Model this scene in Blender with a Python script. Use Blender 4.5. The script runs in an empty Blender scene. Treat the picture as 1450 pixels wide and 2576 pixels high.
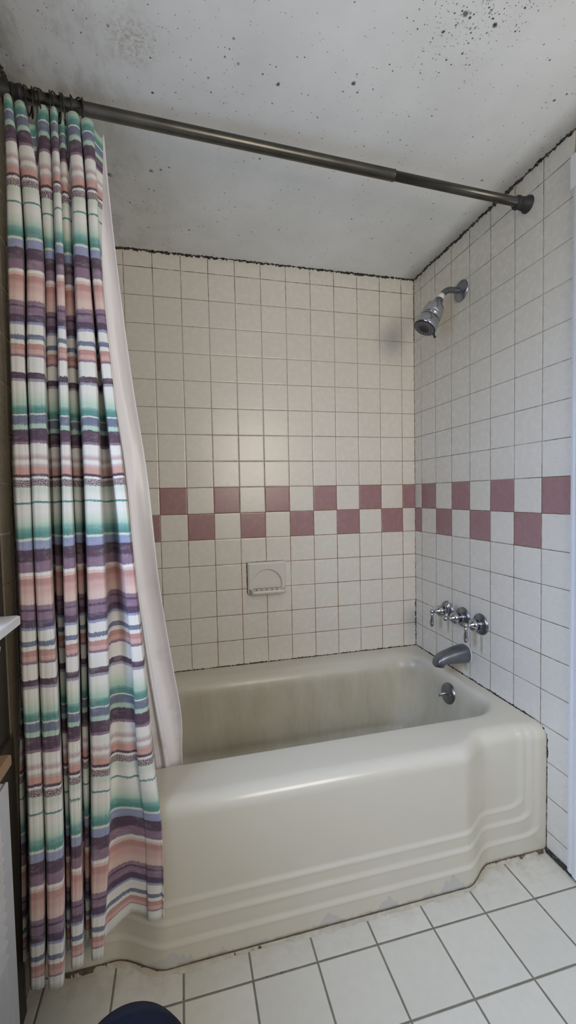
import bpy, math, random
import numpy as np
from mathutils import Vector, Matrix
random.seed(4)
S = bpy.context.scene
COL = S.collection
PI = math.pi

# ------------------------------------------------------------------ basic dimensions (metres)
T = 0.1095          # wall tile pitch
H = 0.396           # tub rim height
W = 1.447           # room width (x = -W .. 0)
ZC = 2.105          # ceiling
YF = -2.65          # wall behind the camera
LEDGE = -0.812      # where the tiling stops on the right wall


def lin(c):
    return tuple(((v / 255.0) / 12.92 if v / 255.0 <= .04045 else ((v / 255.0 + .055) / 1.055) ** 2.4) for v in c) + (1.0,)


# ------------------------------------------------------------------ object helpers
def tag(o, label=None, cat=None, group=None, kind=None):
    if label: o['label'] = label
    if cat: o['category'] = cat
    if group: o['group'] = group
    if kind: o['kind'] = kind
    return o


def empty(name, loc, label=None, cat=None, group=None):
    o = bpy.data.objects.new(name, None)
    o.location = loc
    o.empty_display_size = .05
    COL.objects.link(o)
    bpy.context.view_layer.update()
    return tag(o, label, cat, group)


def obj(name, verts, faces, mat, parent=None, smooth=True, uvs=None, origin=None):
    """links one mesh object; verts in world coordinates"""
    V = np.asarray(verts, float)
    if origin is None:
        origin = parent_world(parent) if parent is not None else np.zeros(3)
    me = bpy.data.meshes.new(name)
    me.from_pydata([tuple(v) for v in (V - np.asarray(origin))], [], [tuple(int(i) for i in f) for f in faces])
    if uvs is not None:
        uvl = me.uv_layers.new(name='UVMap')
        li = np.empty(len(me.loops), dtype=np.int32)
        me.loops.foreach_get('vertex_index', li)
        uvl.data.foreach_set('uv', np.asarray(uvs, float)[li].ravel())
    me.materials.append(mat)
    for p in me.polygons:
        p.use_smooth = smooth
    me.validate()
    o = bpy.data.objects.new(name, me)
    COL.objects.link(o)
    if parent is not None:
        o.parent = parent
        o.location = np.asarray(origin) - parent_world(parent)
    else:
        o.location = origin
    return o


def parent_world(p):
    v = np.zeros(3)
    while p is not None:
        v += np.array(p.location)
        p = p.parent
    return v


def join(*parts):
    V, F = [], []
    for v, f in parts:
        n = len(V)
        V += [tuple(a) for a in v]
        F += [tuple(i + n for i in q) for q in f]
    return V, F


def box(x0, x1, y0, y1, z0, z1, b=0.0):
    """box with chamfered vertical/horizontal edges when b > 0"""
    x0, x1 = min(x0, x1), max(x0, x1)
    y0, y1 = min(y0, y1), max(y0, y1)
    if b <= 0:
        v = [(x, y, z) for z in (z0, z1) for y in (y0, y1) for x in (x0, x1)]
        f = [(0, 2, 3, 1), (4, 5, 7, 6), (0, 1, 5, 4), (2, 6, 7, 3), (0, 4, 6, 2), (1, 3, 7, 5)]
        return v, f
    v, f = [], []
    prof = [(b, z0), (0, z0 + b), (0, z1 - b), (b, z1)]
    for ins, z in prof:
        a = [(x0 + ins, y0 + ins), (x1 - ins, y0 + ins), (x1 - ins, y1 - ins), (x0 + ins, y1 - ins)]
        r = b * .6
        ring = []
        for i, (x, y) in enumerate(a):
            sx = 1 if i in (0, 3) else -1
            sy = 1 if i in (0, 1) else -1
            p, q = (x + sx * r, y, z), (x, y + sy * r, z)
            ring += [q, p] if i in (0, 2) else [p, q]
        v += ring
    for k in range(3):
        for i in range(8):
            j = (i + 1) % 8
            f.append((k * 8 + i, k * 8 + j, k * 8 + 8 + j, k * 8 + 8 + i))
    f.append(tuple(reversed(range(8))))
    f.append(tuple(range(24, 32)))
    return v, f


def frame(axis):
    a = Vector(axis).normalized()
    h = Vector((0, 0, 1)) if abs(a.z) < .9 else Vector((1, 0, 0))
    u = a.cross(h).normalized()
    return a, u, a.cross(u).normalized()


def lathe(base, axis, prof, n=40):
    """prof: list of (distance along the axis, radius)"""
    a, u, w = frame(axis)
    b = Vector(base)
    V, F = [], []
    for t, r in prof:
        for i in range(n):
            th = 2 * PI * i / n
            V.append(tuple(b + a * t + (u * math.cos(th) + w * math.sin(th)) * max(r, 1e-5)))
    m = len(prof)
    for k in range(m - 1):
        for i in range(n):
            j = (i + 1) % n
            F.append((k * n + i, k * n + j, k * n + n + j, k * n + n + i))
    F.append(tuple(range(n)))
    F.append(tuple(reversed(range((m - 1) * n, m * n))))
    return V, F


def tube(path, rad, n=16, closed=False):
    P = [Vector(p) for p in path]
    m = len(P)
    R = rad if hasattr(rad, '__len__') else [rad] * m
    V, F = [], []
    up = None
    for k in range(m):
        if closed:
            t = (P[(k + 1) % m] - P[k - 1]).normalized()
        else:
            t = (P[min(k + 1, m - 1)] - P[max(k - 1, 0)]).normalized()
        if up is None:
            up = frame(t)[1]
        up = (up - t * up.dot(t)).normalized()
        w = t.cross(up)
        for i in range(n):
            th = 2 * PI * i / n
            V.append(tuple(P[k] + (up * math.cos(th) + w * math.sin(th)) * R[k]))
    for k in range(m if closed else m - 1):
        q = (k + 1) % m
        for i in range(n):
            j = (i + 1) % n
            F.append((k * n + i, k * n + j, q * n + j, q * n + i))
    if not closed:
        F.append(tuple(reversed(range(n))))
        F.append(tuple(range((m - 1) * n, m * n)))
    return V, F


def sphere(c, r, n=24, m=14, sc=(1, 1, 1)):
    V, F = [], []
    for k in range(m + 1):
        ph = PI * k / m
        for i in range(n):
            th = 2 * PI * i / n
            s = max(math.sin(ph), 1e-4)
            V.append((c[0] + sc[0] * r * s * math.cos(th), c[1] + sc[1] * r * s * math.sin(th), c[2] + sc[2] * r * math.cos(ph)))
    for k in range(m):
        for i in range(n):
            j = (i + 1) % n
            F.append((k * n + i, k * n + n + i, k * n + n + j, k * n + j))
    return V, F


def grid(V, flip=False):
    """V: array (rows, cols, 3)"""
    m, n, _ = V.shape
    F = []
    for k in range(m - 1):
        for i in range(n - 1):
            q = (k * n + i, k * n + i + 1, (k + 1) * n + i + 1, (k + 1) * n + i)
            F.append(q[::-1] if flip else q)
    return V.reshape(-1, 3), F


def sstep(a, b, x):
    t = np.clip((np.asarray(x, float) - a) / (b - a), 0, 1)
    return t * t * (3 - 2 * t)


# ------------------------------------------------------------------ node helper
class N:
    def __init__(self, name):
        self.m = bpy.data.materials.new(name)
        self.m.use_nodes = True
        self.t = self.m.node_tree
        self.t.nodes.clear()
        self.out = self.t.nodes.new('ShaderNodeOutputMaterial')

    def n(self, kind, **kw):
        x = self.t.nodes.new('ShaderNode' + kind)
        for k, v in kw.items():
            setattr(x, k, v)
        return x

    def _in(self, sock, v):
        if hasattr(v, 'is_linked') or isinstance(v, bpy.types.NodeSocket):
            self.t.links.new(v, sock)
        elif v is not None:
            if sock.type == 'RGBA' and not hasattr(v, '__len__'):
                v = (v, v, v, 1)
            sock.default_value = v

    def math(self, op, a, b=None, c=None, clamp=False):
        x = self.n('Math', operation=op, use_clamp=clamp)
        self._in(x.inputs[0], a)
        if b is not None: self._in(x.inputs[1], b)
        if c is not None: self._in(x.inputs[2], c)
        return x.outputs[0]

    def mix(self, f, a, b, blend='MIX'):
        x = self.n('Mix', data_type='RGBA', blend_type=blend)
        self._in(x.inputs[0], f)
        self._in(x.inputs[6], a)
        self._in(x.inputs[7], b)
        return x.outputs[2]

    def rng(self, v, a, b, c=0.0, d=1.0, smooth=False):
        x = self.n('MapRange', clamp=True)
        if smooth: x.interpolation_type = 'SMOOTHSTEP'
        self._in(x.inputs[0], v)
        for i, q in enumerate((a, b, c, d)):
            self._in(x.inputs[i + 1], q)
        return x.outputs[0]

    def noise(self, vec, scale, detail=4, rough=.5, out=0, dist=0.0):
        x = self.n('TexNoise')
        self._in(x.inputs['Vector'], vec)
        x.inputs['Scale'].default_value = scale
        x.inputs['Detail'].default_value = detail
        x.inputs['Roughness'].default_value = rough
        x.inputs['Distortion'].default_value = dist
        return x.outputs[out]

    def voro(self, vec, scale, out='Distance', rnd=1.0):
        x = self.n('TexVoronoi')
        self._in(x.inputs['Vector'], vec)
        x.inputs['Scale'].default_value = scale
        x.inputs['Randomness'].default_value = rnd
        return x.outputs[out]

    def pos(self):
        return self.n('NewGeometry').outputs['Position']

    def obj(self):
        return self.n('TexCoord').outputs['Object']

    def xyz(self, v):
        x = self.n('SeparateXYZ')
        self._in(x.inputs[0], v)
        return x.outputs

    def comb(self, a=0, b=0, c=0):
        x = self.n('CombineXYZ')
        for i, q in enumerate((a, b, c)):
            self._in(x.inputs[i], q)
        return x.outputs[0]

    def scale(self, v, s):
        x = self.n('VectorMath', operation='MULTIPLY')
        self._in(x.inputs[0], v)
        x.inputs[1].default_value = s
        return x.outputs[0]

    def bump(self, h, strength=.3, dist=.001, normal=None):
        x = self.n('Bump')
        self._in(x.inputs['Height'], h)
        x.inputs['Strength'].default_value = strength
        x.inputs['Distance'].default_value = dist
        if normal is not None: self._in(x.inputs['Normal'], normal)
        return x.outputs[0]

    def bsdf(self, col, rough=.5, metal=0.0, normal=None, **kw):
        p = self.n('BsdfPrincipled')
        self._in(p.inputs['Base Color'], col)
        self._in(p.inputs['Roughness'], rough)
        self._in(p.inputs['Metallic'], metal)
        if normal is not None: self._in(p.inputs['Normal'], normal)
        for k, v in kw.items():
            self._in(p.inputs[k.replace('_', ' ')], v)
        self.t.links.new(p.outputs[0], self.out.inputs[0])
        return p


def plain(name, c, rough=.6, metal=0.0, var=.08, vs=12, bump=0.0, **kw):
    k = N(name)
    nz = k.noise(k.obj(), vs, 5)
    a = tuple(x * (1 - var) for x in c[:3]) + (1,)
    b = tuple(min(1, x * (1 + var)) for x in c[:3]) + (1,)
    col = k.mix(nz, a, b)
    nrm = k.bump(k.noise(k.obj(), vs * 8, 3), bump, .001) if bump else None
    k.bsdf(col, rough, metal, nrm, **kw)
    return k.m


# ------------------------------------------------------------------ wall tiles
TILE = (.73, .70, .64, 1)
PINK = (.33, .190, .195, 1)


def tile_wall(name, axis, off, parity, dark_grout=.5, rust=1.0, checker=True, gw=.0, tint=None):
    k = N(name)
    X, Y, Z = k.xyz(k.pos())[:3]
    a = {'x': X, 'y': Y}[axis]
    u = k.math('DIVIDE', k.math('SUBTRACT', k.math('MULTIPLY', a, -1), off), T)
    v = k.math('DIVIDE', k.math('SUBTRACT', Z, H), T)
    cell = k.comb(k.math('FLOOR', u), k.math('FLOOR', v), 0)
    wn = k.n('TexWhiteNoise', noise_dimensions='3D')
    k._in(wn.inputs[0], cell)
    rnd = wn.outputs['Value']
    # distance to the nearest line in tiles, with a slightly wavy edge
    wob = k.math('MULTIPLY', k.math('SUBTRACT', k.noise(k.pos(), 60, 3), .5), .012)

    def line(c):
        f = k.math('FRACT', c)
        return k.math('ADD', k.math('MINIMUM', f, k.math('SUBTRACT', 1, f)), wob)
    du, dv = line(u), line(v)
    d = k.math('MINIMUM', du, dv)
    grout = k.rng(d, .007 + gw, .013 + gw, 1, 0)
    # colours of the tiles
    big = k.noise(k.pos(), 5, 3)
    fine = k.noise(k.pos(), 38, 4)
    base = k.mix(k.math('MULTIPLY', rnd, .6), TILE, (.70, .67, .60, 1))
    base = k.mix(k.rng(fine, .2, .8, 0, .05), base, (.62, .59, .51, 1))
    base = k.mix(k.rng(big, .3, .8, 0, .22), base, (.67, .64, .54, 1))
    if checker:
        fu, fv = k.math('FLOOR', u), k.math('FLOOR', v)
        par = k.math('MODULO', k.math('ADD', k.math('ADD', fu, fv), 40 + parity), 2)
        band = k.math('MULTIPLY', k.rng(v, 4.999, 5.0), k.rng(v, 7.0, 7.001, 1, 0))
        pm = k.math('MULTIPLY', par, band)
        pink = k.mix(fine, PINK, (.36, .21, .215, 1))
        base = k.mix(pm, base, pink)
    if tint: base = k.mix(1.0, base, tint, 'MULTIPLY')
    # grout: pale, in places brown with rust and black with mould
    r1 = k.noise(k.scale(k.pos(), (1, 1, 1)), 4.2, 4, .6)
    r2 = k.noise(k.pos(), 14, 4, .7)
    lowz = k.rng(Z, 1.15, 1.75, 1, .12)
    hiz = k.rng(Z, 1.75, 2.05, 0, 1)
    g = k.mix(k.math('MULTIPLY', k.rng(r1, .34, .5), lowz), (.40, .37, .31, 1), (.22 * rust + .1 * (1 - rust), .105, .04, 1))
    blk = k.math('MAXIMUM', k.rng(r2, .56, .66, 0, dark_grout), k.math('MULTIPLY', hiz, k.rng(r2, .42, .55, 0, .9)))
    g = k.mix(blk, g, (.03, .028, .024, 1))
    col = k.mix(grout, base, g)
    # small specks of dirt
    sp = k.voro(k.pos(), 55, 'Distance')
    sr = k.xyz(k.voro(k.pos(), 55, 'Color'))[0]
    speck = k.math('MULTIPLY', k.rng(sp, .04, .075, 1, 0), k.rng(sr, .985, .99))
    col = k.mix(speck, col, (.05, .035, .03, 1))
    if axis == 'y' and checker:   # limescale and rust runs below the fittings
        for yy, z1, z0, wd in ((-.250, .60, .52, .010), (-.449, .60, .50, .010), (-.365, .455, .41, .022)):
            st = k.math('MULTIPLY', k.rng(k.math('ABSOLUTE', k.math('SUBTRACT', Y, yy)), wd * .3, wd, .75, 0, True), k.math('MULTIPLY', k.rng(Z, z0, z0 + .03), k.rng(Z, z1 - .02, z1, 1, 0)))
            col = k.mix(k.math('MULTIPLY', st, k.rng(fine, .25, .6)), col, (.33, .27, .15, 1))
    height = k.rng(d, .0, .05, 0, 1, True)
    n1 = k.bump(height, .55, .0012)
    und = k.noise(k.pos(), 26, 2)
    n2 = k.bump(und, .06, .003, n1)
    k.bsdf(col, k.math('ADD', k.math('MULTIPLY', grout, .6), k.rng(fine, .2, .8, .24, .30)), 0, n2, Specular_IOR_Level=.45)
    return k.m


M = {}
M['tile_back'] = tile_wall('wall tile back', 'x', .5881 * T, 0, gw=.0015)
M['tile_right'] = tile_wall('wall tile right', 'y', .5169 * T, 1, .55, .3)
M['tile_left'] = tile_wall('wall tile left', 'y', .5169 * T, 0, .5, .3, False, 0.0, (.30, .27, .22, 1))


def ceiling_mat():
    k = N('mouldy ceiling paint')
    P = k.pos()
    X, Y, Z = k.xyz(P)[:3]
    P2 = k.comb(X, Y, 0)
    big = k.noise(P2, 3.0, 4, .6)
    mid = k.noise(P2, 9.0, 4, .6)
    col = k.mix(k.rng(big, .35, .7), (.86, .88, .87, 1), (.74, .76, .74, 1))
    # brown-grey smears towards the left wall
    smear = k.noise(k.comb(k.math('MULTIPLY', X, 1.0), k.math('MULTIPLY', Y, .45), 0), 16, 5, .7)
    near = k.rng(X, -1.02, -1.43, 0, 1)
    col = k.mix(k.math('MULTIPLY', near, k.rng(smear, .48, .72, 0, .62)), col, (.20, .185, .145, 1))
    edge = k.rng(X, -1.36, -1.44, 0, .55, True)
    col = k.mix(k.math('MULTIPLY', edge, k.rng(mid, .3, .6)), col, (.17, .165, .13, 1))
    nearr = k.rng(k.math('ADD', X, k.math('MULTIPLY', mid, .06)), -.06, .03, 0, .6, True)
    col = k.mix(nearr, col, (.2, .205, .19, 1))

    def gauss(cx, cy, r, amp):
        dx = k.math('SUBTRACT', X, cx)
        dy = k.math('SUBTRACT', Y, cy)
        d = k.math('SQRT', k.math('ADD', k.math('MULTIPLY', dx, dx), k.math('MULTIPLY', dy, dy)))
        return k.rng(d, 0, r, amp, 0, True)
    dens = k.math('ADD', gauss(-.455, -1.02, .17, 1.25), k.rng(k.noise(P2, 2.4, 3), .35, .75, .02, .20))
    dens = k.math('ADD', dens, k.rng(Y, -.5, -1.0, 0, .05))
    dens = k.math('ADD', dens, k.math('MULTIPLY', k.rng(X, -.14, 0, 0, .12), k.rng(mid, .4, .6)))
    edge_n = k.noise(P2, 380, 2)
    layers = [(62, .20, .8), (120, .24, 1.0), (34, .10, .4), (210, .26, 1.0)]
    for sc, rad, w in layers:
        dd = k.voro(P2, sc, 'Distance')
        rr = k.xyz(k.voro(P2, sc, 'Color'))
        on = k.math('LESS_THAN', rr[0], k.math('MULTIPLY', dens, w * .62))
        size = k.math('MULTIPLY', k.math('ADD', .35, rr[1]), rad)
        dn = k.math('ADD', dd, k.math('MULTIPLY', k.math('SUBTRACT', edge_n, .5), .18))
        sp = k.math('MULTIPLY', on, k.rng(k.math('DIVIDE', dn, size), .6, 1.05, 1, 0))
        col = k.mix(k.math('MULTIPLY', sp, k.math('ADD', .55, k.math('MULTIPLY', rr[2], .4))), col, (.022, .022, .018, 1))
    # bigger blotches with a furry outline
    blot = [k.noise(P2, 95, 3, .8), k.noise(P2, 190, 3, .8)]
    for cx, cy, r, a in ((-.445, -1.035, .022, 1), (-.475, -.99, .010, .9), (-.8195, -.7641, .0075, 1), (-.6433, -.8043, .0085, 1), (-.625, -.785, .004, 1),
                         (-.5, -.95, .006, 1), (-.40, -.985, .008, 1), (-.70, -.70, .004, .8), (-1.257, -.3827, .013, .75), (-1.133, -.4247, .010, .8), (-1.105, -.435, .007, .8), (-1.08, -.45, .006, .7),
                         (-1.21, -.27, .006, .8), (-.86, -.78, .004, .9), (-.95, -.80, .004, .9), (-.90, -.93, .005, .9), (-.17, -.40, .005, .9), (-.33, -.25, .005, .9), (-.12, -.60, .008, .7)):
        dx = k.math('SUBTRACT', X, cx)
        dy = k.math('SUBTRACT', Y, cy)
        d = k.math('SQRT', k.math('ADD', k.math('MULTIPLY', dx, dx), k.math('MULTIPLY', dy, dy)))
        d = k.math('ADD', d, k.math('MULTIPLY', k.math('SUBTRACT', blot[0 if r > .0065 else 1], .5), r * 1.6))
        col = k.mix(k.rng(d, r * .35, r * .8, a * .9, 0), col, (.025, .024, .018, 1))
    # brown patch
    dx = k.math('SUBTRACT', X, -1.148)
    dy = k.math('SUBTRACT', Y, -.79)
    d = k.math('SQRT', k.math('ADD', k.math('MULTIPLY', dx, dx), k.math('MULTIPLY', dy, dy)))
    col = k.mix(k.math('MULTIPLY', k.rng(d, .02, .07, .5, 0), k.rng(k.noise(P2, 90, 4, .8), .45, .6)), col, (.3, .25, .17, 1))
    nrm = k.bump(k.noise(P2, 60, 5, .6), .25, .0015)
    k.bsdf(col, .85, 0, nrm)
    return k.m


M['ceiling'] = ceiling_mat()


def floor_mat():
    k = N('square floor tile')
    X, Y, Z = k.xyz(k.pos())[:3]
    FT = .1571
    u = k.math('DIVIDE', k.math('SUBTRACT', X, -.1592), FT)
    v = k.math('DIVIDE', k.math('SUBTRACT', Y, -.8561), FT)
    wob = k.math('MULTIPLY', k.math('SUBTRACT', k.noise(k.pos(), 50, 3), .5), .006)

    def line(c):
        f = k.math('FRACT', c)
        return k.math('ADD', k.math('MINIMUM', f, k.math('SUBTRACT', 1, f)), wob)
    d = k.math('MINIMUM', line(u), line(v))
    grout = k.rng(d, .012, .019, 1, 0)
    fine = k.noise(k.pos(), 45, 5)
    wn = k.n('TexWhiteNoise', noise_dimensions='3D')
    k._in(wn.inputs[0], k.comb(k.math('FLOOR', u), k.math('FLOOR', v), 0))
    base = k.mix(wn.outputs[0], (.60, .59, .52, 1), (.66, .65, .58, 1))
    base = k.mix(k.rng(fine, .35, .7, 0, .25), base, (.52, .51, .44, 1))
    # brown staining next to the tub
    st = k.math('MULTIPLY', k.rng(Y, -.86, -.74, 0, .8), k.rng(k.noise(k.pos(), 22, 5, .7), .45, .7))
    base = k.mix(st, base, (.42, .36, .25, 1))
    g = k.mix(k.noise(k.pos(), 18, 4), (.24, .23, .19, 1), (.13, .12, .09, 1))
    g = k.mix(k.rng(k.noise(k.pos(), 30, 5, .8), .6, .66, 0, .8), g, (.03, .03, .02, 1))
    col = k.mix(grout, base, g)
    sp = k.voro(k.pos(), 22, 'Distance')
    sr = k.xyz(k.voro(k.pos(), 22, 'Color'))[0]
    col = k.mix(k.math('MULTIPLY', k.rng(sp, .03, .05, 1, 0), k.rng(sr, .93, .94)), col, (.04, .03, .03, 1))
    n1 = k.bump(k.rng(d, .004, .03, 0, 1, True), .6, .0015)
    n2 = k.bump(k.noise(k.pos(), 160, 3), .08, .001, n1)
    k.bsdf(col, k.math('ADD', k.math('MULTIPLY', grout, .4), .42), 0, n2, Specular_IOR_Level=.35)
    return k.m


M['floor'] = floor_mat()


def tub_mat():
    k = N('almond enamel')
    P = k.pos()
    X, Y, Z = k.xyz(P)[:3]
    big = k.noise(P, 4, 4)
    base = k.mix(big, (.57, .55, .465, 1), (.62, .60, .515, 1))
    # grime film inside the basin
    inside = k.math('MULTIPLY', k.rng(Y, -.60, -.585), k.rng(Z, .33, .385, 1, 0))
    grime = k.noise(k.comb(k.math('MULTIPLY', X, 3), k.math('MULTIPLY', Y, 3), k.math('MULTIPLY', Z, .8)), 5, 5, .65)
    base = k.mix(k.math('MULTIPLY', inside, k.rng(grime, .3, .75, .25, .8)), base, (.37, .34, .235, 1))
    # worn patches down at the floor on the apron (grey touch-up paint)
    e = k.math('ADD', Z, k.math('MULTIPLY', k.noise(P, 45, 5), .022))
    lim = k.rng(k.noise(k.comb(X, 0, 0), 6.5, 6, .65), .42, .68, .004, .085)
    patch = k.math('MULTIPLY', k.rng(k.math('SUBTRACT', lim, e), -.0005, .0005), k.rng(Y, -.772, -.774))
    base = k.mix(patch, base, (.50, .50, .48, 1))
    # dirty foot line
    foot = k.math('MULTIPLY', k.rng(Z, .003, .02, 1, 0), k.rng(k.noise(P, 40, 4), .35, .6))
    base = k.mix(foot, base, (.2, .15, .08, 1))
    sp = k.voro(P, 26, 'Distance')
    sr = k.xyz(k.voro(P, 26, 'Color'))[0]
    base = k.mix(k.math('MULTIPLY', k.rng(sp, .03, .055, 1, 0), k.rng(sr, .975, .98)), base, (.06, .05, .04, 1))
    rough = k.math('ADD', k.rng(grime, .3, .7, .16, .26), k.math('MULTIPLY', inside, .4))
    k.bsdf(base, rough, 0, k.bump(k.noise(P, 18, 2), .05, .004), Specular_IOR_Level=.5, Coat_Weight=.15, Coat_Roughness=.1)
    return k.m


M['tub'] = tub_mat()
M['chrome'] = plain('chrome', (.50, .52, .56), .12, 1.0, .06, 40)
M['chrome_dull'] = plain('weathered chrome', (.24, .26, .30), .28, 1.0, .25, 35)
M['spout_metal'] = plain('dull satin spout metal', (.20, .215, .25), .36, .9, .3, 30)
M['steel_rod'] = plain('tarnished steel tube', (.105, .10, .088), .34, 1.0, .35, 22)
M['rubber'] = plain('black rubber', (.022, .022, .026), .6)
M['ring_metal'] = plain('dark oxidised wire', (.05, .05, .048), .38, .8)
M['ptfe'] = plain('white thread tape', (.75, .74, .70), .7)
M['porcelain'] = plain('grey white porcelain', (.66, .64, .59), .28, 0, .06, 25)
M['white_paint'] = plain('white gloss paint', (.74, .75, .76), .4, 0, .05, 8, .1)
M['grey_paint'] = plain('grey white enamelled steel', (.50, .51, .52), .45, 0, .12, 20)
M['brown_wood'] = plain('worn varnished wood', (.30, .19, .10), .5, 0, .45, 14, .2)
M['dark_wood'] = plain('dark stained wood', (.055, .038, .026), .6, 0, .3, 20, .2)
M['dark_gap'] = plain('bare dark board', (.035, .028, .02), .8, 0, .3, 30)
M['plaster'] = plain('cream wall paint', (.55, .53, .47), .7, 0, .05, 5)
k = N('blackened mouldy sealant')
nn_ = k.noise(k.obj(), 170, 5, .75)
k.bsdf(k.mix(k.rng(nn_, .52, .62), (.018, .017, .014, 1), (.20, .18, .14, 1)), .8, 0, k.bump(nn_, .6, .001))
M['mould'] = k.m
M['sealant'] = plain('brown mouldy sealant', (.10, .078, .052), .75, 0, .8, 70, .6)
M['old_caulk'] = plain('yellowed caulk', (.48, .45, .36), .7, 0, .3, 60, .5)
M['brown_wall'] = plain('dark brown wall', (.05, .04, .032), .7, 0, .3, 12)  # one even dark brown for the window-side part of the left wall
M['navy'] = plain('navy cloth', (.003, .005, .014), .9, 0, .3, 60, .5, Specular_IOR_Level=.2)
M['dark_plastic'] = plain('dark spray plate', (.02, .02, .026), .4)
M['nozzle'] = plain('grey rubber nozzle', (.45, .45, .48), .5)
k = N('window glass')
tb = k.n('BsdfTransparent')
gb = k.n('BsdfGlossy')
gb.inputs['Roughness'].default_value = .02
mx_ = k.n('MixShader')
mx_.inputs[0].default_value = .07
k.t.links.new(tb.outputs[0], mx_.inputs[1])
k.t.links.new(gb.outputs[0], mx_.inputs[2])
k.t.links.new(mx_.outputs[0], k.out.inputs[0])
M['glass'] = k.m

# ------------------------------------------------------------------ striped curtain cloth
MINT = (.44, .62, .53); MINTW = (.62, .70, .62); WHITE = (.76, .76, .73); CREAM = (.72, .66, .57)
TEAL = (.105, .285, .265); TEAL2 = (.20, .41, .38); SLATE = (.17, .20, .29); PERI = (.29, .33, .50)
PLUM = (.105, .066, .105); MAUVE = (.26, .175, .25); ROSE = (.50, .28, .26); PINKL = (.62, .40, .37); BLUSH = (.69, .53, .48)
LAV = (.34, .34, .42); SMEAR = (.55, .44, .46); VIOL = (.105, .072, .125); SPECK = (.30, .22, .28); PEACH = (.58, .35, .31)
BANDS = [  # (t of the upper edge, colour, softness of that edge)
    (0.000, TEAL, .0012), (.0066, WHITE, .0012), (.046, MINTW, .012), (.070, MINT, .008), (.083, TEAL2, .006), (.098, TEAL, .008),
    (.1187, MINTW, .001), (.1275, PERI, .001), (.1560, PLUM, .001), (.1965, MAUVE, .003), (.2311, WHITE, .001),
    (.2420, BLUSH, .001), (.2518, ROSE, .001), (.275, PINKL, .006), (.305, BLUSH, .012), (.3371, MAUVE, .002), (.352, VIOL, .001), (.3590, MAUVE, .001),
    (.3840, VIOL, .001), (.4080, PERI, .001), (.4170, WHITE, .001), (.4507, SLATE, .001), (.4670, WHITE, .001),
    (.4807, ROSE, .0008), (.4990, PINKL, .001), (.5146, MAUVE, .003), (.5241, WHITE, .001), (.5756, PLUM, .001),
    (.5959, LAV, .001), (.6053, WHITE, .001), (.640, MINTW, .012), (.6640, MINT, .010), (.6835, TEAL2, .004), (.690, TEAL, .004), (.7110, WHITE, .001), (.7157, SLATE, .001),
    (.7451, MINT, .002), (.7612, PLUM, .001), (.8012, MAUVE, .001), (.8106, WHITE, .001), (.8480, SMEAR, .006), (.8630, WHITE, .003), (.8780, SMEAR, .004),
    (.8877, PEACH, .0008), (.9102, PLUM, .001), (.9195, WHITE, .001), (.9290, SPECK, .002), (.9500, MINTW, .001), (.975, WHITE, .01)]


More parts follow.
